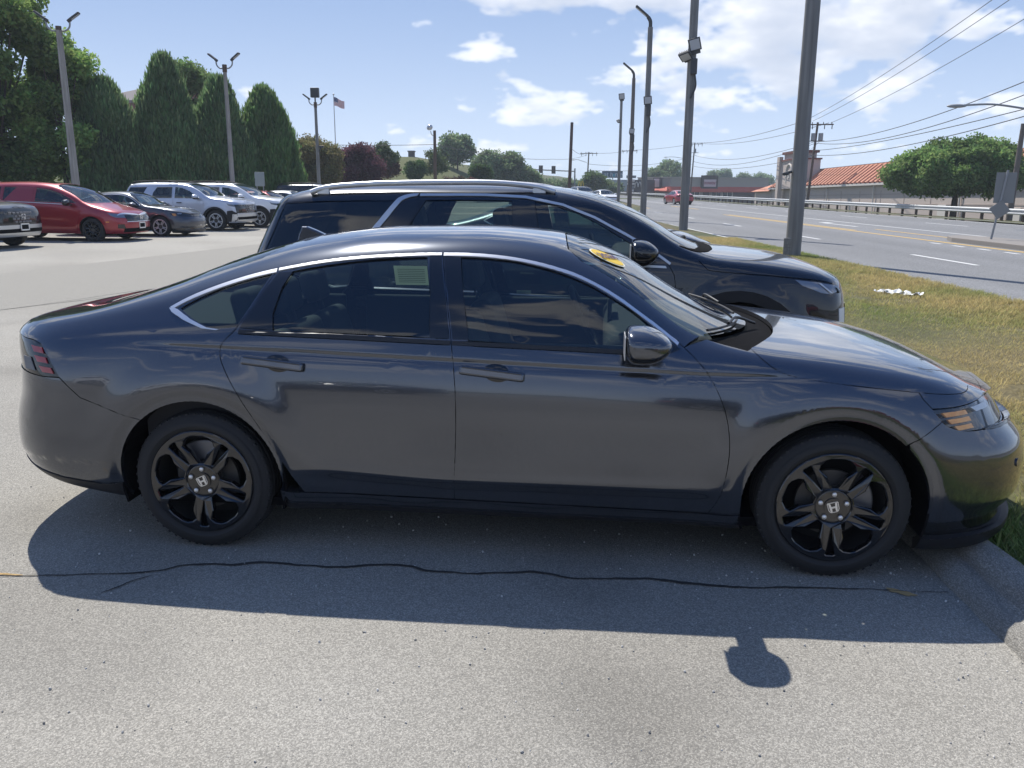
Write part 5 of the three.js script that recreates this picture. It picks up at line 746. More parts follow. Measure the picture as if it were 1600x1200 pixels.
wires('cables strung between the transformer poles down the road', 'power_line', [[[24.5, 9.15, -97.6], [19.8, 11.2, -184.4], .9], [[27.3, 8.95, -98], [22.7, 11.0, -184.8], .9], [[25.9, 6.9, -97.9], [21.3, 8.6, -184.6], 1.4], [[25.9, 6.7, -97.9], [21.3, 7.3, -184.6], 1.5], [[25.8, 5.4, -97.9], [21.3, 6.3, -184.6], 1.0]], .03);
wires('far cables strung across between the distant utility poles', 'power_line', [[[21.0, 10.9, -184.6], [7.5, 9.6, -185.5], .3], [[7.5, 9.5, -185.5], [-1.0, 8.3, -165.5], .3], [[21.0, 8.2, -184.6], [-1.0, 6.2, -165.5], 1.0], [[21, 6.6, -184.6], [-.9, 5.0, -165.5], .6]], .03);
wires('cable strung from the lamp pole before the hill to the bare dark pole and beyond', 'power_line', [[[-12.4, 5.2, -69.2], [-26, 5.4, -72], .1], [[-12.4, 5.2, -69.2], [-4.6, 5.3, -110], .4], [[-4.6, 5.3, -110], [-1.0, 7.9, -165.5], .3], [[-.9, 5.0, -70.5], [-1.1, 8.4, -165.5], .5], [[-40, 5.5, -74], [-26, 5.4, -72], .05]], .022);
// guardrail along the far side of the road
{
  const t = thing('guardrail', 'long galvanised steel guardrail along the far side of the road', 'guardrail'); const gx = (z) => 27.95 + roadX(z), prof = [[.02, .40], [.07, .44], [.07, .49], [.0, .535], [0, .565], [.07, .61], [.07, .66], [.02, .70]];
  const zs = range(5, -215, 110), pos = [], idx = []; zs.forEach((z, j) => prof.forEach(([d, y], i) => { pos.push(gx(z) - d, y, z); if (j && i) { const a = (j - 1) * 8 + i - 1, b = j * 8 + i - 1; idx.push(a, a + 1, b, b, a + 1, b + 1); } })); const g = new THREE.BufferGeometry(); g.setAttribute('position', new THREE.Float32BufferAttribute(pos, 3)); g.setIndex(idx); const fl = g.toNonIndexed(); fl.computeVertexNormals(); part('beam', fl, C.galvRail, t);
  const pg = box(.12, .78, .16, 0, .27, 0); for (let z = 0; z > -210; z -= 1.9) { const p = part('post', pg, C.woodPole, t); p.position.set(gx(z) + .10, 0, z); }
}
// road signs
{
  const t = thing('median_sign', 'back of a grey road sign with diamond plate on a thin leaning median post', 'road sign', [14.0, 0, -23.6], -.35); part('post', [rod([0, .1, 0], [.22, 2.25, 0], .035)], C.galv, t); part('sign_plate', [rbox(.55, .92, .012, .03, .20, 1.72, -.03)], C.signGrey, t); const d = part('diamond_plate', [rbox(.42, .42, .012, .03)], C.signGrey, t); d.position.set(.13, 1.06, .05); d.rotation.z = Math.PI / 4 - .1;
  const b = thing('lot_sign', 'small grey sign board on two posts before the evergreen row', 'sign', [-13.3, 0, -32.6], .2); part('board', [rbox(.42, .62, .03, .01, 0, 1.95, 0)], std(.22, .25, .25, .6), b); part('post', [rod([-.14, 0, -.03], [-.14, 2.2, -.03], .02)], C.galv, b); part('post', [rod([.14, 0, -.03], [.14, 2.2, -.03], .02)], C.galv, b);
  const a = thing('store_sign', 'slate blue store name board on posts at the far bushes', 'sign', [3.9, 0, -160.5], -.12); part('board', [rbox(3.9, 1.25, .3, .03, 0, 4.12, 0)], std(.085, .13, .17, .6), a); const L1 = part('lettering', [text('at h', .78, .05, fontR).translate(-.72, 4.12, .16), text('me', .78, .05, fontR).translate(1.25, 4.02, .16)], std(.6, .64, .66, .6), a); part('house_emblem', [prism([[-.22, -.3], [.22, -.3], [.22, .1], [0, .34], [-.22, .1]], .05).translate(.36, 4.02, .16)], std(.08, .30, .38, .6), a); part('post', [rod([-1.45, 0, -.1], [-1.45, 3.5, -.1], .13)], C.galv, a); part('post', [rod([1.3, 0, -.1], [1.3, 3.5, -.1], .13)], C.galv, a);
  const p = thing('pylon_sign', 'narrow stacked pylon sign beside the dark restaurant', 'sign', [8.0, -.6, -176], -.2); part('post', [box(.3, 2, .3, 0, 1, 0)], C.galv, p); for (const [y, w, h] of [[4.5, 2.0, .55], [3.75, 1.5, .5], [3.1, 1.5, .4], [2.4, 1.2, .6], [1.75, 1.2, .4]]) part('sign_panel', [rbox(w, h, .25, .03, 0, y, 0)], h > .52 ? C.signGrey : C.cream, p);
  const y = thing('arch_sign', 'yellow arch emblem on a red base at the far crossing', 'sign', [-1.8, .2, -152], 0); part('arch_emblem', [tube([[-.55, .9, 0], [-.42, 2.2, 0], [-.25, 2.7, 0], [-.08, 2.0, 0], [0, 1.3, 0]], .09, 6), tube([[.55, .9, 0], [.42, 2.2, 0], [.25, 2.7, 0], [.08, 2.0, 0], [0, 1.3, 0]], .09, 6)], std(.6, .42, .05, .6), y); part('base_panel', [rbox(1.6, .8, .3, .03, 0, .7, 0)], std(.22, .04, .03, .7), y); part('post', [box(.3, .5, .3, 0, .1, 0)], C.galv, y);
  const s = thing('brick_pier', 'small dark stone pier on the crest of the grassy hill', 'pier', [-28.5, 5.2, -132.3]); part('shaft', [box(.9, 2.0, .9, 0, .9, 0)], std(.10, .09, .08, .9), s); part('cap', [box(1.1, .18, 1.1, 0, 1.98, 0)], std(.14, .13, .12, .9), s);
}
// paper litter on the verge
{ const r = rng(4), g = []; for (let k = 0; k < 9; k++) { const q = new THREE.PlaneGeometry(.17, .10, 5, 4), p = q.attributes.position; for (let i = 0; i < p.count; i++) p.setZ(i, (fbm(p.getX(i) * 14 + k, p.getY(i) * 14, k, 2) - .5) * .11); q.computeVertexNormals(); q.rotateX(-Math.PI / 2 + (r() - .5) * .6).rotateY(r() * 3).translate(-.30 + k * .075 + .02 * r(), .03 + .02 * r(), -.02 * k + (r() - .5) * .05); g.push(q); } const o = part('litter', g, std(.72, .72, .70, .7)); o.position.set(6.33, .075, -8.95); o.rotation.y = -.95; tag(o, 'crumpled strip of white paper litter lying on the dry grass', 'litter'); }
// ---------------------------------------------------------------- trees: trunk with limbs, crown of many small leaves
function leafCluster(seed, n, R, ls, ws, kind) {
  const r = rng(seed), p = [], nn = [];
  for (let i = 0; i < n; i++) {
    const u = V(r() - .5, r() - .5, r() - .5).normalize().multiplyScalar(R * Math.cbrt(r())), d = kind === 'spray' ? V(u.x * .9, .75 + r() * .5, u.z * .9).normalize() : V(r() - .5, r() - .6, r() - .5).normalize(), s = V(r() - .5, r() - .5, r() - .5).cross(d).normalize(), l = ls * (.7 + .6 * r()), w = ws * (.7 + .6 * r());
    const a = u, b = u.clone().addScaledVector(d, l * .45).addScaledVector(s, w), c = u.clone().addScaledVector(d, l), e = u.clone().addScaledVector(d, l * .45).addScaledVector(s, -w), n0 = d.clone().cross(s).normalize().multiplyScalar(.6).add(u.clone().normalize().multiplyScalar(.7)).normalize();
    for (const q of [a, b, c, a, c, e]) { p.push(q.x, q.y, q.z); nn.push(n0.x, n0.y, n0.z); }
  }
  const g = new THREE.BufferGeometry(); g.setAttribute('position', new THREE.Float32BufferAttribute(p, 3)); g.computeVertexNormals(); return g;
}
const LEAF = { broad: [0, 1, 2].map((k) => leafCluster(31 + k, 16, .34, .20, .062)), small: [0, 1].map((k) => leafCluster(41 + k, 18, .26, .13, .034)), spray: [0, 1].map((k) => leafCluster(51 + k, 18, .24, .26, .035, 'spray')), far: [0].map((k) => leafCluster(61 + k, 9, .5, .42, .15)) };
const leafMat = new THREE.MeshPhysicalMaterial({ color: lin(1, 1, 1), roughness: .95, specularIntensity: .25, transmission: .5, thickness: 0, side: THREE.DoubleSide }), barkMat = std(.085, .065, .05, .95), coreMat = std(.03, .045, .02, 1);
function tree(name, label, cat, x, z, o) {
  const y0 = terrainY(x, z), t = thing(name, label, cat, [x, Math.max(y0, -2.3), z], 0, o.group), r = rng(o.seed || 1), H = o.h, [rx, ry, rz] = o.r, cy = o.cy ?? H - ry, gs = [], spots = [], s0 = o.s || 1, kind = LEAF[o.leaf || 'broad'], fit = o.fit ?? .78;
  const tips = [];
  if (o.shape !== 'column') for (let b = 0; b < (o.blobs || 26); b++) {
    const a = r() * 6.283, v = lerp(-.85, .95, r()), q = Math.sqrt(1 - v * v) * lerp(.45, .92, Math.sqrt(r())) * fit; const dome = o.shape === 'vase' ? lerp(.45, 1, (v + 1) / 2) : o.shape === 'umbrella' ? (v < 0 ? 1.05 : 1) : 1;
    tips.push([Math.cos(a) * q * rx * dome, cy + v * ry * fit * (o.shape === 'umbrella' && v < 0 ? .55 : .85), Math.sin(a) * q * rz * dome, lerp(.24, .40, r()) * Math.min(rx, ry) * (o.blob || 1), lerp(.72, 1.3, r())]);
  }
  // trunk and limbs
  const stems = o.stems || 1, fork = o.fork ?? cy - ry * .75; for (let k = 0; k < stems; k++) { const ox = stems > 1 ? (k - (stems - 1) / 2) * .5 : 0; gs.push(rod([ox * .4, -.3, 0], [ox, fork, 0], o.tr || .2, (o.tr || .2) * .72, 10)); gs.push(rod([ox, fork, 0], [ox * 1.8 + (r() - .5) * .4, cy + ry * .35, (r() - .5) * .4], (o.tr || .2) * .70, .04, 8)); }
  tips.forEach((p, i) => { if (i % 2 === 0) gs.push(tube([[0, lerp(fork, cy, .15 + .35 * r()), 0], [p[0] * .45, lerp(fork, p[1], .55), p[2] * .45], [p[0], p[1], p[2]]], (o.tr || .2) * .20, 5, 6)); });
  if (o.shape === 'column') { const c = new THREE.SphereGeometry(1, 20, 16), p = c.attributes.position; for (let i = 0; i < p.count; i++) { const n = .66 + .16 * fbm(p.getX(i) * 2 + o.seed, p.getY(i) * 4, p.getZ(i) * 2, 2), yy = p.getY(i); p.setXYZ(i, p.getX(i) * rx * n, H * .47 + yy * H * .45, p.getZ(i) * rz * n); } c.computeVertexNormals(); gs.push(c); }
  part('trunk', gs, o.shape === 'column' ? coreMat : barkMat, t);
  const N = o.n || 1800, col = o.col || [.05, .085, .028], cc = new THREE.Color(), items = [];
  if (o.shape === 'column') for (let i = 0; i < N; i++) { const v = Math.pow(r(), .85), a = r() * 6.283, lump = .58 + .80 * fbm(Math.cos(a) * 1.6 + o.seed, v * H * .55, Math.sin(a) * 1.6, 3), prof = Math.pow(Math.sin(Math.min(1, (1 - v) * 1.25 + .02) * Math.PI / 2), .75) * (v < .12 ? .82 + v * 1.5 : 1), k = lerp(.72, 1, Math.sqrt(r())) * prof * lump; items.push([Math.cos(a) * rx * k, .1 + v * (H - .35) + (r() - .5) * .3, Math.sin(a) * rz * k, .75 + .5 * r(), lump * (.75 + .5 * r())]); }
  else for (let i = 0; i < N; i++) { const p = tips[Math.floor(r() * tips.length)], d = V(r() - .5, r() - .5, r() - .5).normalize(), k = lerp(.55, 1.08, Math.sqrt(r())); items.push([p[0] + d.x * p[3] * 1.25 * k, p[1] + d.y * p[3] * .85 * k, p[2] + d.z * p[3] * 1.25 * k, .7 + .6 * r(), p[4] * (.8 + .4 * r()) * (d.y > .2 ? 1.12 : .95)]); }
  const per = Math.ceil(N / kind.length), m4 = new THREE.Matrix4(), q4 = new THREE.Quaternion(), e3 = new THREE.Euler();
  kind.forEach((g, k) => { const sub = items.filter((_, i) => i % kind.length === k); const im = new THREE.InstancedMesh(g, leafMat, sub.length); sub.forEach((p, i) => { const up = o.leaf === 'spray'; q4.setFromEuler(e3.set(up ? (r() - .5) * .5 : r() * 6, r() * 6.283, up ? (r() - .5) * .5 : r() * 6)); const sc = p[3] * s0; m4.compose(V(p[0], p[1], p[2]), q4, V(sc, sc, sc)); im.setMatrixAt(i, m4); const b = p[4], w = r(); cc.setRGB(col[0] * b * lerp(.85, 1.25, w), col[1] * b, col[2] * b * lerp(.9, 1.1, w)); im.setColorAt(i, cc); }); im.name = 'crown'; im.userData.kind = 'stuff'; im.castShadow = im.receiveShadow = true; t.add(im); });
  return t;
}
const GRN = [.19, .29, .085], DKG = [.155, .245, .105], BRZ = [.18, .175, .075], PUR = [.105, .05, .062], FAR = [.17, .24, .12];
// big broadleaf trees on the left
tree('broadleaf_tree', 'tall broadleaf tree at the left edge, cut off by the frame', 'tree', -29.6, -31.6, { fit: 1, h: 13.8, r: [4.2, 6.0, 4.0], tr: .28, blobs: 46, n: 3300, seed: 3, col: GRN, blob: .8 });
tree('broadleaf_tree', 'tall broadleaf tree just left of the concrete lamp post', 'tree', -26.0, -33.4, { fit: 1, h: 12.6, r: [2.5, 5.8, 2.9], tr: .24, blobs: 40, n: 3000, seed: 5, col: GRN, blob: .8 });
tree('broadleaf_tree', 'smaller broadleaf tree reaching right of the concrete lamp post', 'tree', -24.0, -35.0, { fit: 1, h: 8.9, r: [1.75, 3.8, 2.0], tr: .18, blobs: 34, n: 2800, seed: 7, col: [.20, .31, .09], blob: .75 });
tree('undergrowth', 'dense shrubs filling the ground under the tall broadleaf trees', 'shrubs', -28.0, -34.2, { h: 4.4, r: [4.6, 2.3, 2.0], cy: 2.3, tr: .1, blobs: 36, n: 3600, seed: 8, col: [.15, .23, .07], blob: .9 });
// row of clipped evergreens
[[-22.3, -36.0, 6.5, 1.75, 11, 'first evergreen of the dense row, rounded, beside the broadleaf trees'], [-21.4, -37.6, 4.7, 1.3, 12, 'lowest evergreen of the dense row, left of the tallest pointed one'], [-20.3, -38.3, 7.9, 1.65, 13, 'tallest pointed evergreen of the dense row, before the brick building'], [-19.3, -39.6, 5.2, 1.3, 14, 'short evergreen of the dense row right of the tallest pointed one'], [-18.5, -40.5, 7.1, 1.7, 15, 'evergreen of the dense row behind the twin arm lamp post'], [-16.8, -42.3, 6.8, 1.85, 16, 'last evergreen of the dense row on its right end, with bright green top']].forEach(([x, z, h, w, s, l]) => tree('evergreen', l, 'evergreen', x, z, { shape: 'column', h, r: [w, h / 2, w], cy: h / 2, fork: 1, tr: .14, n: 4200, seed: s, col: s === 16 ? [.14, .235, .085] : DKG, leaf: 'spray', s: 1.15, group: 'evergreens of the dense row' }));
tree('spreading_tree', 'tall tree with layered open branches showing above the evergreen row', 'tree', -26.5, -52.5, { h: 10.2, r: [2.5, 2.6, 2.5], tr: .2, blobs: 22, n: 1300, seed: 23, col: [.15, .22, .08], blob: .62 });
// trees along the back of the car park
tree('bronze_tree', 'bushy tree with bronze tinged leaves right of the evergreen row', 'tree', -19.6, -58.5, { h: 5.9, r: [2.2, 2.9, 2.2], cy: 2.95, tr: .14, blobs: 34, n: 2600, seed: 31, col: BRZ, leaf: 'small', s: 1.35, blob: .75 });
tree('purple_tree', 'dark purple leaved tree right of the bronze tree', 'tree', -18.2, -65.2, { h: 5.6, r: [2.4, 2.8, 2.2], cy: 2.8, tr: .14, blobs: 34, n: 2400, seed: 33, col: PUR, leaf: 'small', s: 1.45, blob: .75 });
tree('young_tree', 'thin young tree with pale open crown behind the purple tree', 'tree', -19.3, -78.5, { h: 6.0, r: [1.4, 1.4, 1.4], tr: .07, fork: 2.2, blobs: 14, n: 240, seed: 35, col: [.08, .12, .05], blob: .7 });
tree('maple_tree', 'small reddish maple on a thin trunk at the foot of the hill', 'tree', -18.9, -79.0, { h: 4.4, r: [1.2, .9, 1.2], cy: 3.4, tr: .06, fork: 2.2, blobs: 14, n: 380, seed: 37, col: [.085, .05, .04], blob: .8 });
tree('clipped_tree', 'small vase shaped dark green tree before the hill', 'tree', -18.4, -88.6, { h: 4.6, r: [1.35, 1.1, 1.3], cy: 3.45, tr: .08, fork: 1.9, blobs: 18, n: 900, seed: 39, col: [.05, .10, .03], shape: 'vase', blob: .9 });
tree('slender_tree', 'pale green loose tree beside the lamp pole before the hill', 'tree', -17.3, -93.9, { h: 6.3, r: [1.7, 2.1, 1.7], tr: .09, fork: 2, blobs: 16, n: 300, seed: 41, col: [.09, .13, .05], blob: .7 });
tree('shrub', 'brownish twiggy shrub at the foot of the hill, right of the lamp pole', 'shrub', -14.1, -89.3, { h: 2.9, r: [1.9, .75, 1.6], cy: 2.0, tr: .05, fork: .8, blobs: 16, n: 340, seed: 43, col: [.10, .075, .05], blob: .9 });
tree('clipped_tree', 'taller vase shaped green tree right of the brownish shrub', 'tree', -12.1, -94.8, { h: 4.3, r: [1.7, 1.3, 1.6], cy: 3.0, tr: .09, fork: 1.4, blobs: 18, n: 900, seed: 45, col: [.06, .115, .03], shape: 'vase', blob: .9 });
tree('shrub', 'dark red shrub in front of the taller vase shaped tree', 'shrub', -11.7, -89.8, { h: 2.9, r: [1.7, .7, 1.5], cy: 1.9, tr: .05, fork: .8, blobs: 12, n: 420, seed: 47, col: [.085, .05, .04], blob: .9 });
tree('hill_tree', 'round green tree behind the crest of the hill', 'tree', -21.3, -133.7, { h: 2.6, r: [3.8, 2.6, 3], cy: 3.0, tr: .15, blobs: 20, n: 800, seed: 49, col: FAR, leaf: 'far' });
[[-14.9, -124.5, 6.0, 2.9, 51, 'middle height tree left in the clump beside the signal post'], [-11.8, -125.5, 7.0, 2.3, 53, 'tallest dark tree in the clump beside the signal post'], [-9.4, -126, 4.9, 2.2, 55, 'lowest right tree in the clump beside the signal post']].forEach(([x, z, h, w, s, l]) => tree('roadside_tree', l, 'tree', x, z, { h, r: [w, h * .47, w], cy: h * .52, tr: .15, blobs: 24, n: 1100, seed: s, col: FAR, leaf: 'far', s: .8 }));
tree('far_bush', 'large leafy bush left of the store name board far away', 'bush', .6, -155.5, { h: 5.0, r: [2.4, 2.6, 2.2], cy: 2.4, tr: .12, blobs: 22, n: 1000, seed: 57, col: [.08, .13, .035], leaf: 'far', s: .8 });
tree('far_bush', 'lower leafy bush beneath the store name board far away', 'bush', 4.0, -164, { h: 3.6, r: [2.3, 1.8, 2.2], cy: 1.7, tr: .12, blobs: 18, n: 700, seed: 58, col: FAR, leaf: 'far', s: .8 });
tree('far_tree', 'big round tree behind the beige shops and the verge poles', 'tree', 17.5, -212, { h: 11.5, r: [5.6, 4.8, 5], cy: 6.5, tr: .3, blobs: 34, n: 1900, seed: 59, col: FAR, leaf: 'far', s: 1.1 });
[[45.6, -322, 11.2, 5.2, 61, 'leftmost and tallest of the three distant trees above the beige shop roof'], [53.6, -321, 9.9, 4.0, 62, 'middle of the three distant trees above the beige shop roof'], [60.5, -320, 9.8, 4.6, 63, 'rightmost of the three distant trees above the beige shop roof']].forEach(([x, z, h, w, s, l]) => tree('far_tree', l, 'tree', x, z, { h, r: [w, 3.6, w], tr: .3, blobs: 20, n: 800, seed: s, col: FAR, leaf: 'far', s: 1.3 }));
tree('roadside_shade_tree', 'wide umbrella shaped green tree behind the guardrail on the right', 'tree', 25.4, -55.8, { fit: .88, h: 6.4, r: [5.0, 2.5, 4.2], cy: 3.75, fork: 2.0, stems: 1, tr: .26, blobs: 110, n: 6800, seed: 65, col: [.17, .27, .085], shape: 'umbrella', blob: .62 });
// far hedge line closing the view along the road
for (const [x, z, w, s, l] of [[-7, -175, 9, 71, 'low green hedge under the traffic signals'], [75, -240, 40, 73, 'distant tree belt behind the tiled building']]) tree('tree_belt', l, 'tree belt', x, z, { h: s === 71 ? 3.2 : 8, r: [w, s === 71 ? 1.2 : 3.6, 4], cy: s === 71 ? 1.8 : 4, tr: .2, blobs: 50, n: 1600, seed: s, col: FAR, leaf: 'far', s: 1.2, blob: s === 71 ? 1.4 : 1 });
// ---------------------------------------------------------------- cars across the car park and on the road
const carGreyBlue = phy(.045, .052, .07, .34, .5, { clearcoat: 1, clearcoatRoughness: .03 }), carRed = phy(.30, .012, .024, .34, .35, { clearcoat: 1, clearcoatRoughness: .03 }), carSilver = phy(.50, .53, .60, .32, .45, { clearcoat: 1, clearcoatRoughness: .03 }), carWhite = phy(.74, .75, .76, .32, .05, { clearcoat: 1, clearcoatRoughness: .03 }), carNavy = phy(.02, .028, .05, .3, .4, { clearcoat: 1, clearcoatRoughness: .03 }), carCharcoal = phy(.028, .03, .034, .33, .4, { clearcoat: 1, clearcoatRoughness: .03 });
const PILK = 1.07, ky = (y) => .3 + (y - .3) * PILK, kp = (pl) => pl.map(([x, y]) => [x, ky(y)]);
const PIL = { ...scaleY(PAL, PILK), L: .10, bump: (x, y) => { let b = 0; for (const hx of [.12, 3.02]) { const r = Math.hypot(x - hx, y - .43); b += .014 * sstep(.62, .50, r) * sstep(.3, .6, y); } return b; } };
function makePilot(paint, o = {}) {
  const winTop = [[1.50, 1.565], [1.788, 1.505], [2.032, 1.415], [2.296, 1.279], [2.53, 1.125]];
  const fDoor = [[1.42, .38], [1.40, 1.15], [1.39, 1.565], ...winTop, [2.60, 1.03], [2.60, .8], [2.50, .38]], rDoor = [[.60, .45], [.50, .8], [.44, 1.12], [.52, 1.38], [.66, 1.56], [1.0, 1.575], [1.37, 1.565], [1.39, 1.15], [1.41, .38], [.68, .38]];
  const fWin = [[1.46, 1.52], [1.72, 1.49], [2.02, 1.385], [2.28, 1.245], [2.44, 1.13], [1.46, 1.14]], rWin = [[.74, 1.515], [1.34, 1.52], [1.35, 1.14], [.56, 1.14], [.60, 1.32]], q1 = [[-.36, 1.50], [.34, 1.515], [.16, 1.20], [-.42, 1.20]];
  return simpleCar({ def: PIL, paint, wheels: [.12, 3.02], hy: .38, R: .385, rim: .27, aR: .445, half: .975, sill: .30, height: 1.79, kind: 'five', rimMat: o.rimMat || M.silver, clad: .07, sillTrim: true, doors: [{ p: kp(fDoor), w: kp(fWin) }, { p: kp(rDoor), w: kp(rWin), dark: true }], fixed: [kp(q1)], ws: wsPAL, rw: rwPAL, dash: [2.42, 1.10], seats: [[1.75, 2], [.9, 3]], seatY: .58, seatMat: M.trimGrey, mirror: [2.34, 1.25, 1.12], steer: .0,
    rack: [[-.35, 1.70, .70], [-.2, 1.775, .69], [.5, 1.83, .67], [1.2, 1.815, .67], [1.5, 1.76, .68]], rackR: .022,
    trims: [
      ['grille', 'mid', [{ X: 3.80, y: .97 }, { X: 3.98, y: .97 }, { X: 3.98, y: .66 }, { X: 3.84, y: .66 }], 'gloss', { off: .012 }],
      ['lower_grille', 'mid', [{ X: 3.86, y: .52 }, { X: 3.98, y: .52 }, { X: 3.98, y: .42 }, { X: 3.88, y: .42 }], 'dark', { off: .02 }],
      ['skid_plate', 'mid', [{ X: 3.70, y: .62 }, { X: 3.98, y: .62 }, { X: 3.98, y: .32 }, { X: 3.66, y: .32 }], 'silver', { off: .012 }],
      ['bumper_cladding', 'both', [[3.50, .74], [3.70, .76], [3.86, .66], [3.84, .34], [3.47, .34]], 'plastic', { off: .010 }],
      ['headlight', 'both', [[3.48, 1.02], [3.70, .99], [3.90, .955], [3.90, .885], [3.70, .90], [3.55, .94]], 'lampGrey', { off: .006 }], ['lamp_divider', 'both', [[3.54, .965], [3.88, .915], [3.88, .89], [3.55, .942]], 'gloss', { off: .012 }],
      ['tail_lamp', 'both', [[-.72, 1.10], [-.50, 1.10], [-.46, .95], [-.76, .95]], 'red', { off: .006 }], ['door_handle', 'both', [[.72, 1.06], [.92, 1.06], [.92, 1.02], [.72, 1.02]], 'satin', { off: .03 }], ['door_handle', 'both', [[1.55, 1.05], [1.75, 1.05], [1.75, 1.01], [1.55, 1.01]], 'satin', { off: .03 }],
    ],
    extra(g) { const bars = []; for (let k = 0; k < 4; k++) for (let j = -4; j <= 4; j++) bars.push(rbox(.02, .055, .11, .01, 4.00 - Math.abs(j) * Math.abs(j) * .0045, .70 + k * .075, j * .135 + (k % 2 ? .065 : 0))); part('grille_mesh', bars, M.steel, g); const e = part('emblem', emblemH(.075), M.chrome, g); e.position.set(4.0, .83, 0); e.rotation.y = Math.PI / 2; if (o.plate) plate(g, 4.01, .56, 0); } });
}
const VANX = [-1.10, -.85, -.5, 0, .6, 1.2, 1.7, 2.1, 2.5, 2.8, 3.05, 3.35, 3.65, 3.9, 4.05], vm = (f) => VANX.map(f);
const VAN = { X: VANX, rails: [{ y: vm(() => .20), z: vm(() => .86) }, { y: vm(() => .22), z: vm(() => .93) }, { y: vm(() => .40), z: vm(() => .98) }, { y: vm(() => .68), z: vm(() => .995) },
  { y: [.95, .96, .97, .98, .98, .97, .96, .95, .94, .92, .88, .83, .77, .72, .68], z: vm(() => .985) }, { y: [1.12, 1.14, 1.15, 1.16, 1.16, 1.14, 1.12, 1.10, 1.08, 1.05, .99, .93, .87, .80, .74], z: [.95, .95, .955, .955, .955, .955, .955, .955, .955, .95, .94, .93, .92, .92, .92] },
  { y: [1.33, 1.37, 1.40, 1.42, 1.43, 1.42, 1.38, 1.32, 1.22, 1.11, 1.05, .98, .91, .84, .76], z: [.85, .85, .85, .85, .85, .85, .86, .87, .88, .90, .86, .85, .85, .86, .86] },
  { y: [1.58, 1.63, 1.66, 1.68, 1.69, 1.68, 1.62, 1.50, 1.32, 1.14, 1.075, 1.005, .935, .86, .77], z: [.74, .75, .755, .76, .76, .76, .765, .78, .82, .86, .66, .66, .66, .68, .70] },
  { y: [1.62, 1.68, 1.72, 1.74, 1.75, 1.735, 1.69, 1.59, 1.42, 1.23, 1.10, 1.02, .95, .87, .775], z: vm(() => .46) }, { y: [1.63, 1.69, 1.73, 1.755, 1.765, 1.75, 1.705, 1.61, 1.45, 1.26, 1.11, 1.025, .955, .875, .78], z: vm(() => 0) }],
  nose: [[.20, -.08], [.35, -.01], [.50, 0], [.66, -.02], [.80, -.08], [.95, -.12]], tail: [[.2, .08], [.4, .01], [.7, 0], [1.0, .03], [1.3, .12], [1.6, .24]], front: [.75, 3.2, 2.4], rear: [.4, 4, 3], L: .10, sigma: .06,
  bump: (x, y) => { let b = 0; for (const hx of [0, 3.0]) { const r = Math.hypot(x - hx, y - .36); b += .014 * sstep(.60, .47, r) * sstep(.25, .55, y); } const l = 1.0 - .11 * Math.abs(x - .2); b -= .018 * Math.exp(-(((y - .56 - .07 * Math.sin(x * 1.3)) / .09) ** 2)) * sstep(.3, .8, x) * sstep(2.6, 2.1, x); return b; } };
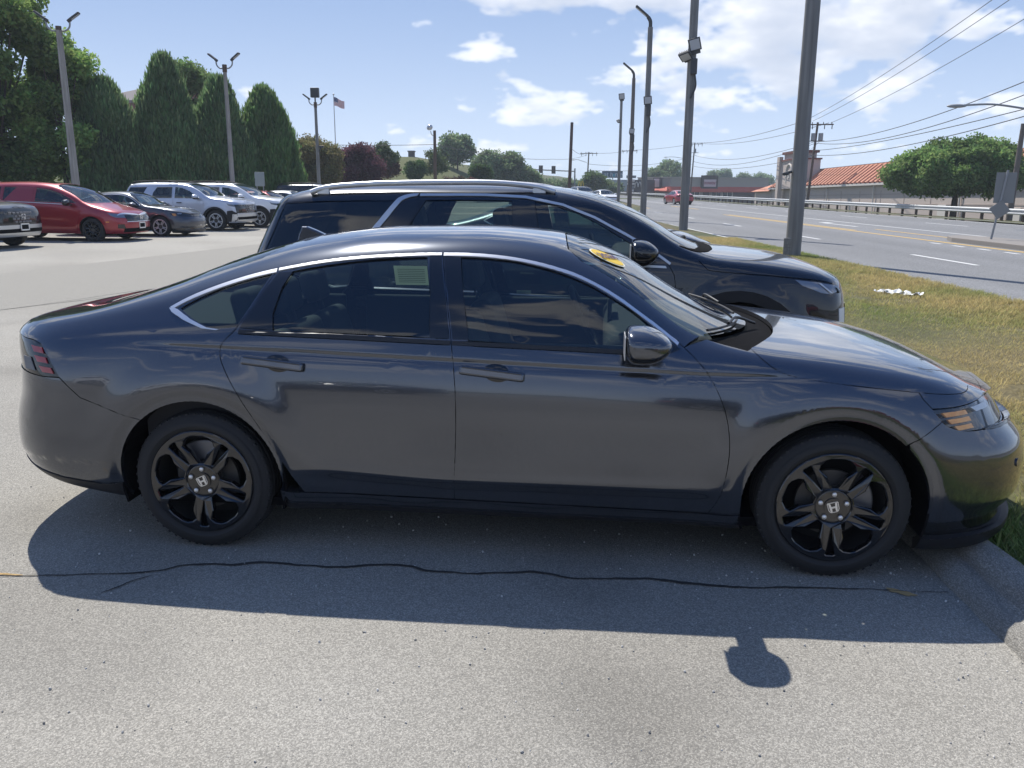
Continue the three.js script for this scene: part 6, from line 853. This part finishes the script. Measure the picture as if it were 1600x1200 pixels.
function makeVan(paint) {
  const ws = { base: [{ X: 3.0, t: 9 }, { X: 2.97, t: 8 }, { X: 2.89, t: 7.2 }, { X: 2.76, t: 6.75 }], side: [{ X: 2.45, t: 7.03 }, { X: 2.1, t: 7.14 }, { X: 1.86, t: 7.4 }, { X: 1.78, t: 8 }, { X: 1.75, t: 9 }] }, rw = [{ X: -.90, t: 9 }, { X: -.92, t: 7.6 }, { X: -.98, t: 7 }, { X: -1.05, t: 5.5 }, { X: -1.09, t: 5.4 }, { X: -1.09, t: 9 }];
  const fDoor = [[1.18, .30], [1.15, 1.10], [1.22, 1.635], [1.7, 1.575], [2.05, 1.46], [2.4, 1.30], [2.66, 1.12], [2.66, .8], [2.52, .30]], fWin = [[1.27, 1.58], [1.68, 1.53], [2.0, 1.425], [2.3, 1.285], [2.55, 1.135], [1.24, 1.17]], rDoor = [[.50, .40], [.30, .9], [.18, 1.15], [.20, 1.64], [1.19, 1.635], [1.12, 1.10], [1.15, .30], [.50, .30]], rWin = [[.24, 1.60], [1.20, 1.585], [1.17, 1.18], [.22, 1.21]], q1 = [[-.78, 1.56], [.12, 1.605], [.12, 1.22], [-.82, 1.25]];
  return simpleCar({ def: VAN, paint, wheels: [0, 3.0], hy: .345, R: .35, rim: .25, aR: .405, half: .985, sill: .235, height: 1.74, kind: 'ten', rimMat: M.rimBlack, doors: [{ p: fDoor, w: fWin }, { p: rDoor, w: rWin, dark: true }], fixed: [q1], ws, rw, dash: [2.55, 1.02], seats: [[1.6, 2], [.6, 3]], seatY: .48, mirror: [2.36, 1.14, 1.13], mirrorMat: M.gloss,
    trims: [
      ['grille', 'mid', [{ X: 3.93, y: .77 }, { X: 4.05, y: .77 }, { X: 4.05, y: .60 }, { X: 3.96, y: .60 }], 'gloss', { off: .010 }], ['grille_bar', 'mid', [{ X: 3.80, y: .785 }, { X: 4.05, y: .78 }, { X: 4.05, y: .765 }, { X: 3.82, y: .77 }], 'chrome', { off: .014 }], ['grille_bar', 'mid', [{ X: 3.95, y: .60 }, { X: 4.05, y: .60 }, { X: 4.05, y: .58 }, { X: 3.95, y: .58 }], 'chrome', { off: .016 }],
      ['lower_grille', 'mid', [{ X: 3.90, y: .40 }, { X: 4.05, y: .40 }, { X: 4.05, y: .28 }, { X: 3.88, y: .28 }], 'dark', { off: .008 }], ['fog_recess', 'both', [[3.78, .52], [3.90, .52], [3.92, .38], [3.76, .40]], 'gloss', { off: .008 }], ['headlight', 'both', [[3.50, .85], [3.70, .83], [3.92, .78], [3.93, .70], [3.74, .715], [3.62, .76]], 'lampGrey', { off: .006 }],
      ['chrome_trim', 'both', [[-.8, 1.225], [-.1, 1.20], [.3, 1.185], [1.2, 1.15], [2.2, 1.105], [2.2, 1.085], [1.2, 1.13], [.3, 1.165], [-.1, 1.178], [-.8, 1.20]], 'silver', { off: .012 }], ['slide_rail', 'both', [[-.8, 1.03], [.2, 1.05], [.2, 1.04], [-.8, 1.02]], 'dark', { off: .002, flange: 0 }], ['side_marker', 'both', [[3.46, .60], [3.56, .60], [3.56, .575], [3.47, .575]], 'amber', { off: .005 }], ['tail_lamp', 'both', [[-1.0, 1.12], [-.74, 1.14], [-.74, 1.0], [-1.0, 1.0]], 'red', { off: .006 }],
      ['sunroof', 'mid', [{ X: 1.0, t: 8.1 }, { X: 1.6, t: 8.1 }, { X: 1.6, t: 9 }, { X: 1.0, t: 9 }], 'gloss', { off: .003, flange: .002 }], ['door_handle', 'both', [[1.28, 1.0], [1.50, 1.0], [1.50, .96], [1.28, .96]], 'paint', { off: .03 }],
    ],
    extra(g) { const e = part('emblem', emblemH(.07), M.chrome, g); e.position.set(4.035, .69, 0); e.rotation.y = Math.PI / 2; plate(g, 4.05, .47, .0); part('antenna_fin', prism([[-.1, 0], [.1, 0], [-.03, .055], [-.08, .06]], .03, .006).translate(-.55, 1.735, -.015), paint, g); } });
}
function place(o, name, label, cat, x, z, turn = 0, group) { o.name = numbered(name); scene.add(o); o.position.set(x, 0, z); o.rotation.y = turn; return tag(o, label, cat, group); }
function frontPlate(t) { plate(t, 3.80, .44, 0); return t; }
const van = place(makeVan(carRed), 'minivan', 'bright red minivan parked at the left beside the dark SUV', 'minivan', -13.3 - 3.0, -20.6);
const pilotDark = place(makePilot(carCharcoal, { plate: true, rimMat: M.rimBlack }), 'suv', 'dark grey SUV cut off by the left edge, showing its honeycomb grille', 'SUV', -14.5 - 3.02, -16.95);
const pilotSilver = place(makePilot(carSilver, {}), 'suv', 'pale silver blue SUV with roof rails parked right of the slate sedan', 'SUV', -12.56 - 3.02, -27.3);
const pilotWhite = place(makePilot(carWhite, {}), 'suv', 'white SUV parked between the silver blue SUV and the far red car', 'SUV', -12.0 - 3.02, -30.1);
const sedanLot = place(frontPlate(makeSedan(carGreyBlue, { L: .11, rimMat: M.silver, kind: 'five' })), 'sedan', 'slate blue sedan with silver wheels parked between red minivan and silver SUV', 'car', -12.7 - 2.83, -23.4);
const sedanRed = place(makeSedan(carRed, { L: .14, rimMat: M.silver, kind: 'five' }), 'sedan', 'red car half hidden behind the white SUV', 'car', -11.9 - 2.83, -33.2);
const sedanWhite = place(makeSedan(carWhite, { L: .14, rimMat: M.silver, kind: 'five' }), 'sedan', 'white car whose roof shows behind the far red car', 'car', -11.9 - 2.83, -36.2);
place(makePilot(carCharcoal, {}), 'suv', 'dark SUV with roof rack whose roof shows before the bronze tree', 'SUV', -11.5 - 3.02, -39.6);
place(makePilot(carNavy, {}), 'suv', 'furthest dark SUV peeping over the tail of the near black SUV', 'SUV', -10.8 - 3.02, -44.5);
place(makeSedan(carNavy, { L: .10, rimMat: M.silver, kind: 'five' }), 'sedan', 'blue black sedan whose bonnet tip shows beyond the black SUV', 'car', .0, -10.6);
// on the road
place(makeSedan(phy(.34, .012, .03, .34, .2, { clearcoat: 1 }), { L: .14, rimMat: M.silver, kind: 'five' }), 'hatchback', 'small red car driving away on the road behind the floodlight pole', 'car', 10.2, -85.5, Math.PI / 2 + .25);
place(makeSedan(carWhite, { L: .14, rimMat: M.silver, kind: 'five' }), 'sedan', 'white car at the far end of the verge left of the slim pole', 'car', 1.6, -88.5, -1.15);
place(makePilot(carCharcoal, {}), 'suv', 'dark vehicle just left of the far white car', 'SUV', -.8, -92.0, -1.2);
// parked row behind the viewer, seen mirrored in the dark paintwork
[[makePilot(carWhite, {}), 'SUV', -7.5, 15.0], [makeSedan(carNavy, { L: .14, rimMat: M.silver, kind: 'five' }), 'car', -1.0, 15.3], [makePilot(carCharcoal, {}), 'SUV', 5.2, 15.0], [makeSedan(carRed, { L: .14, rimMat: M.silver, kind: 'five' }), 'car', 11.5, 15.2]].forEach(([c, k, x, z], i) => place(c, 'parked_car', ['white SUV', 'navy sedan', 'charcoal SUV', 'red sedan'][i] + ' parked across the aisle behind the viewer', k, x - 1.5, z, i % 2 ? Math.PI : 0));

scene.fog = new THREE.FogExp2(new THREE.Color(.72, .80, .88), .0007);
renderer.render(scene, camera);
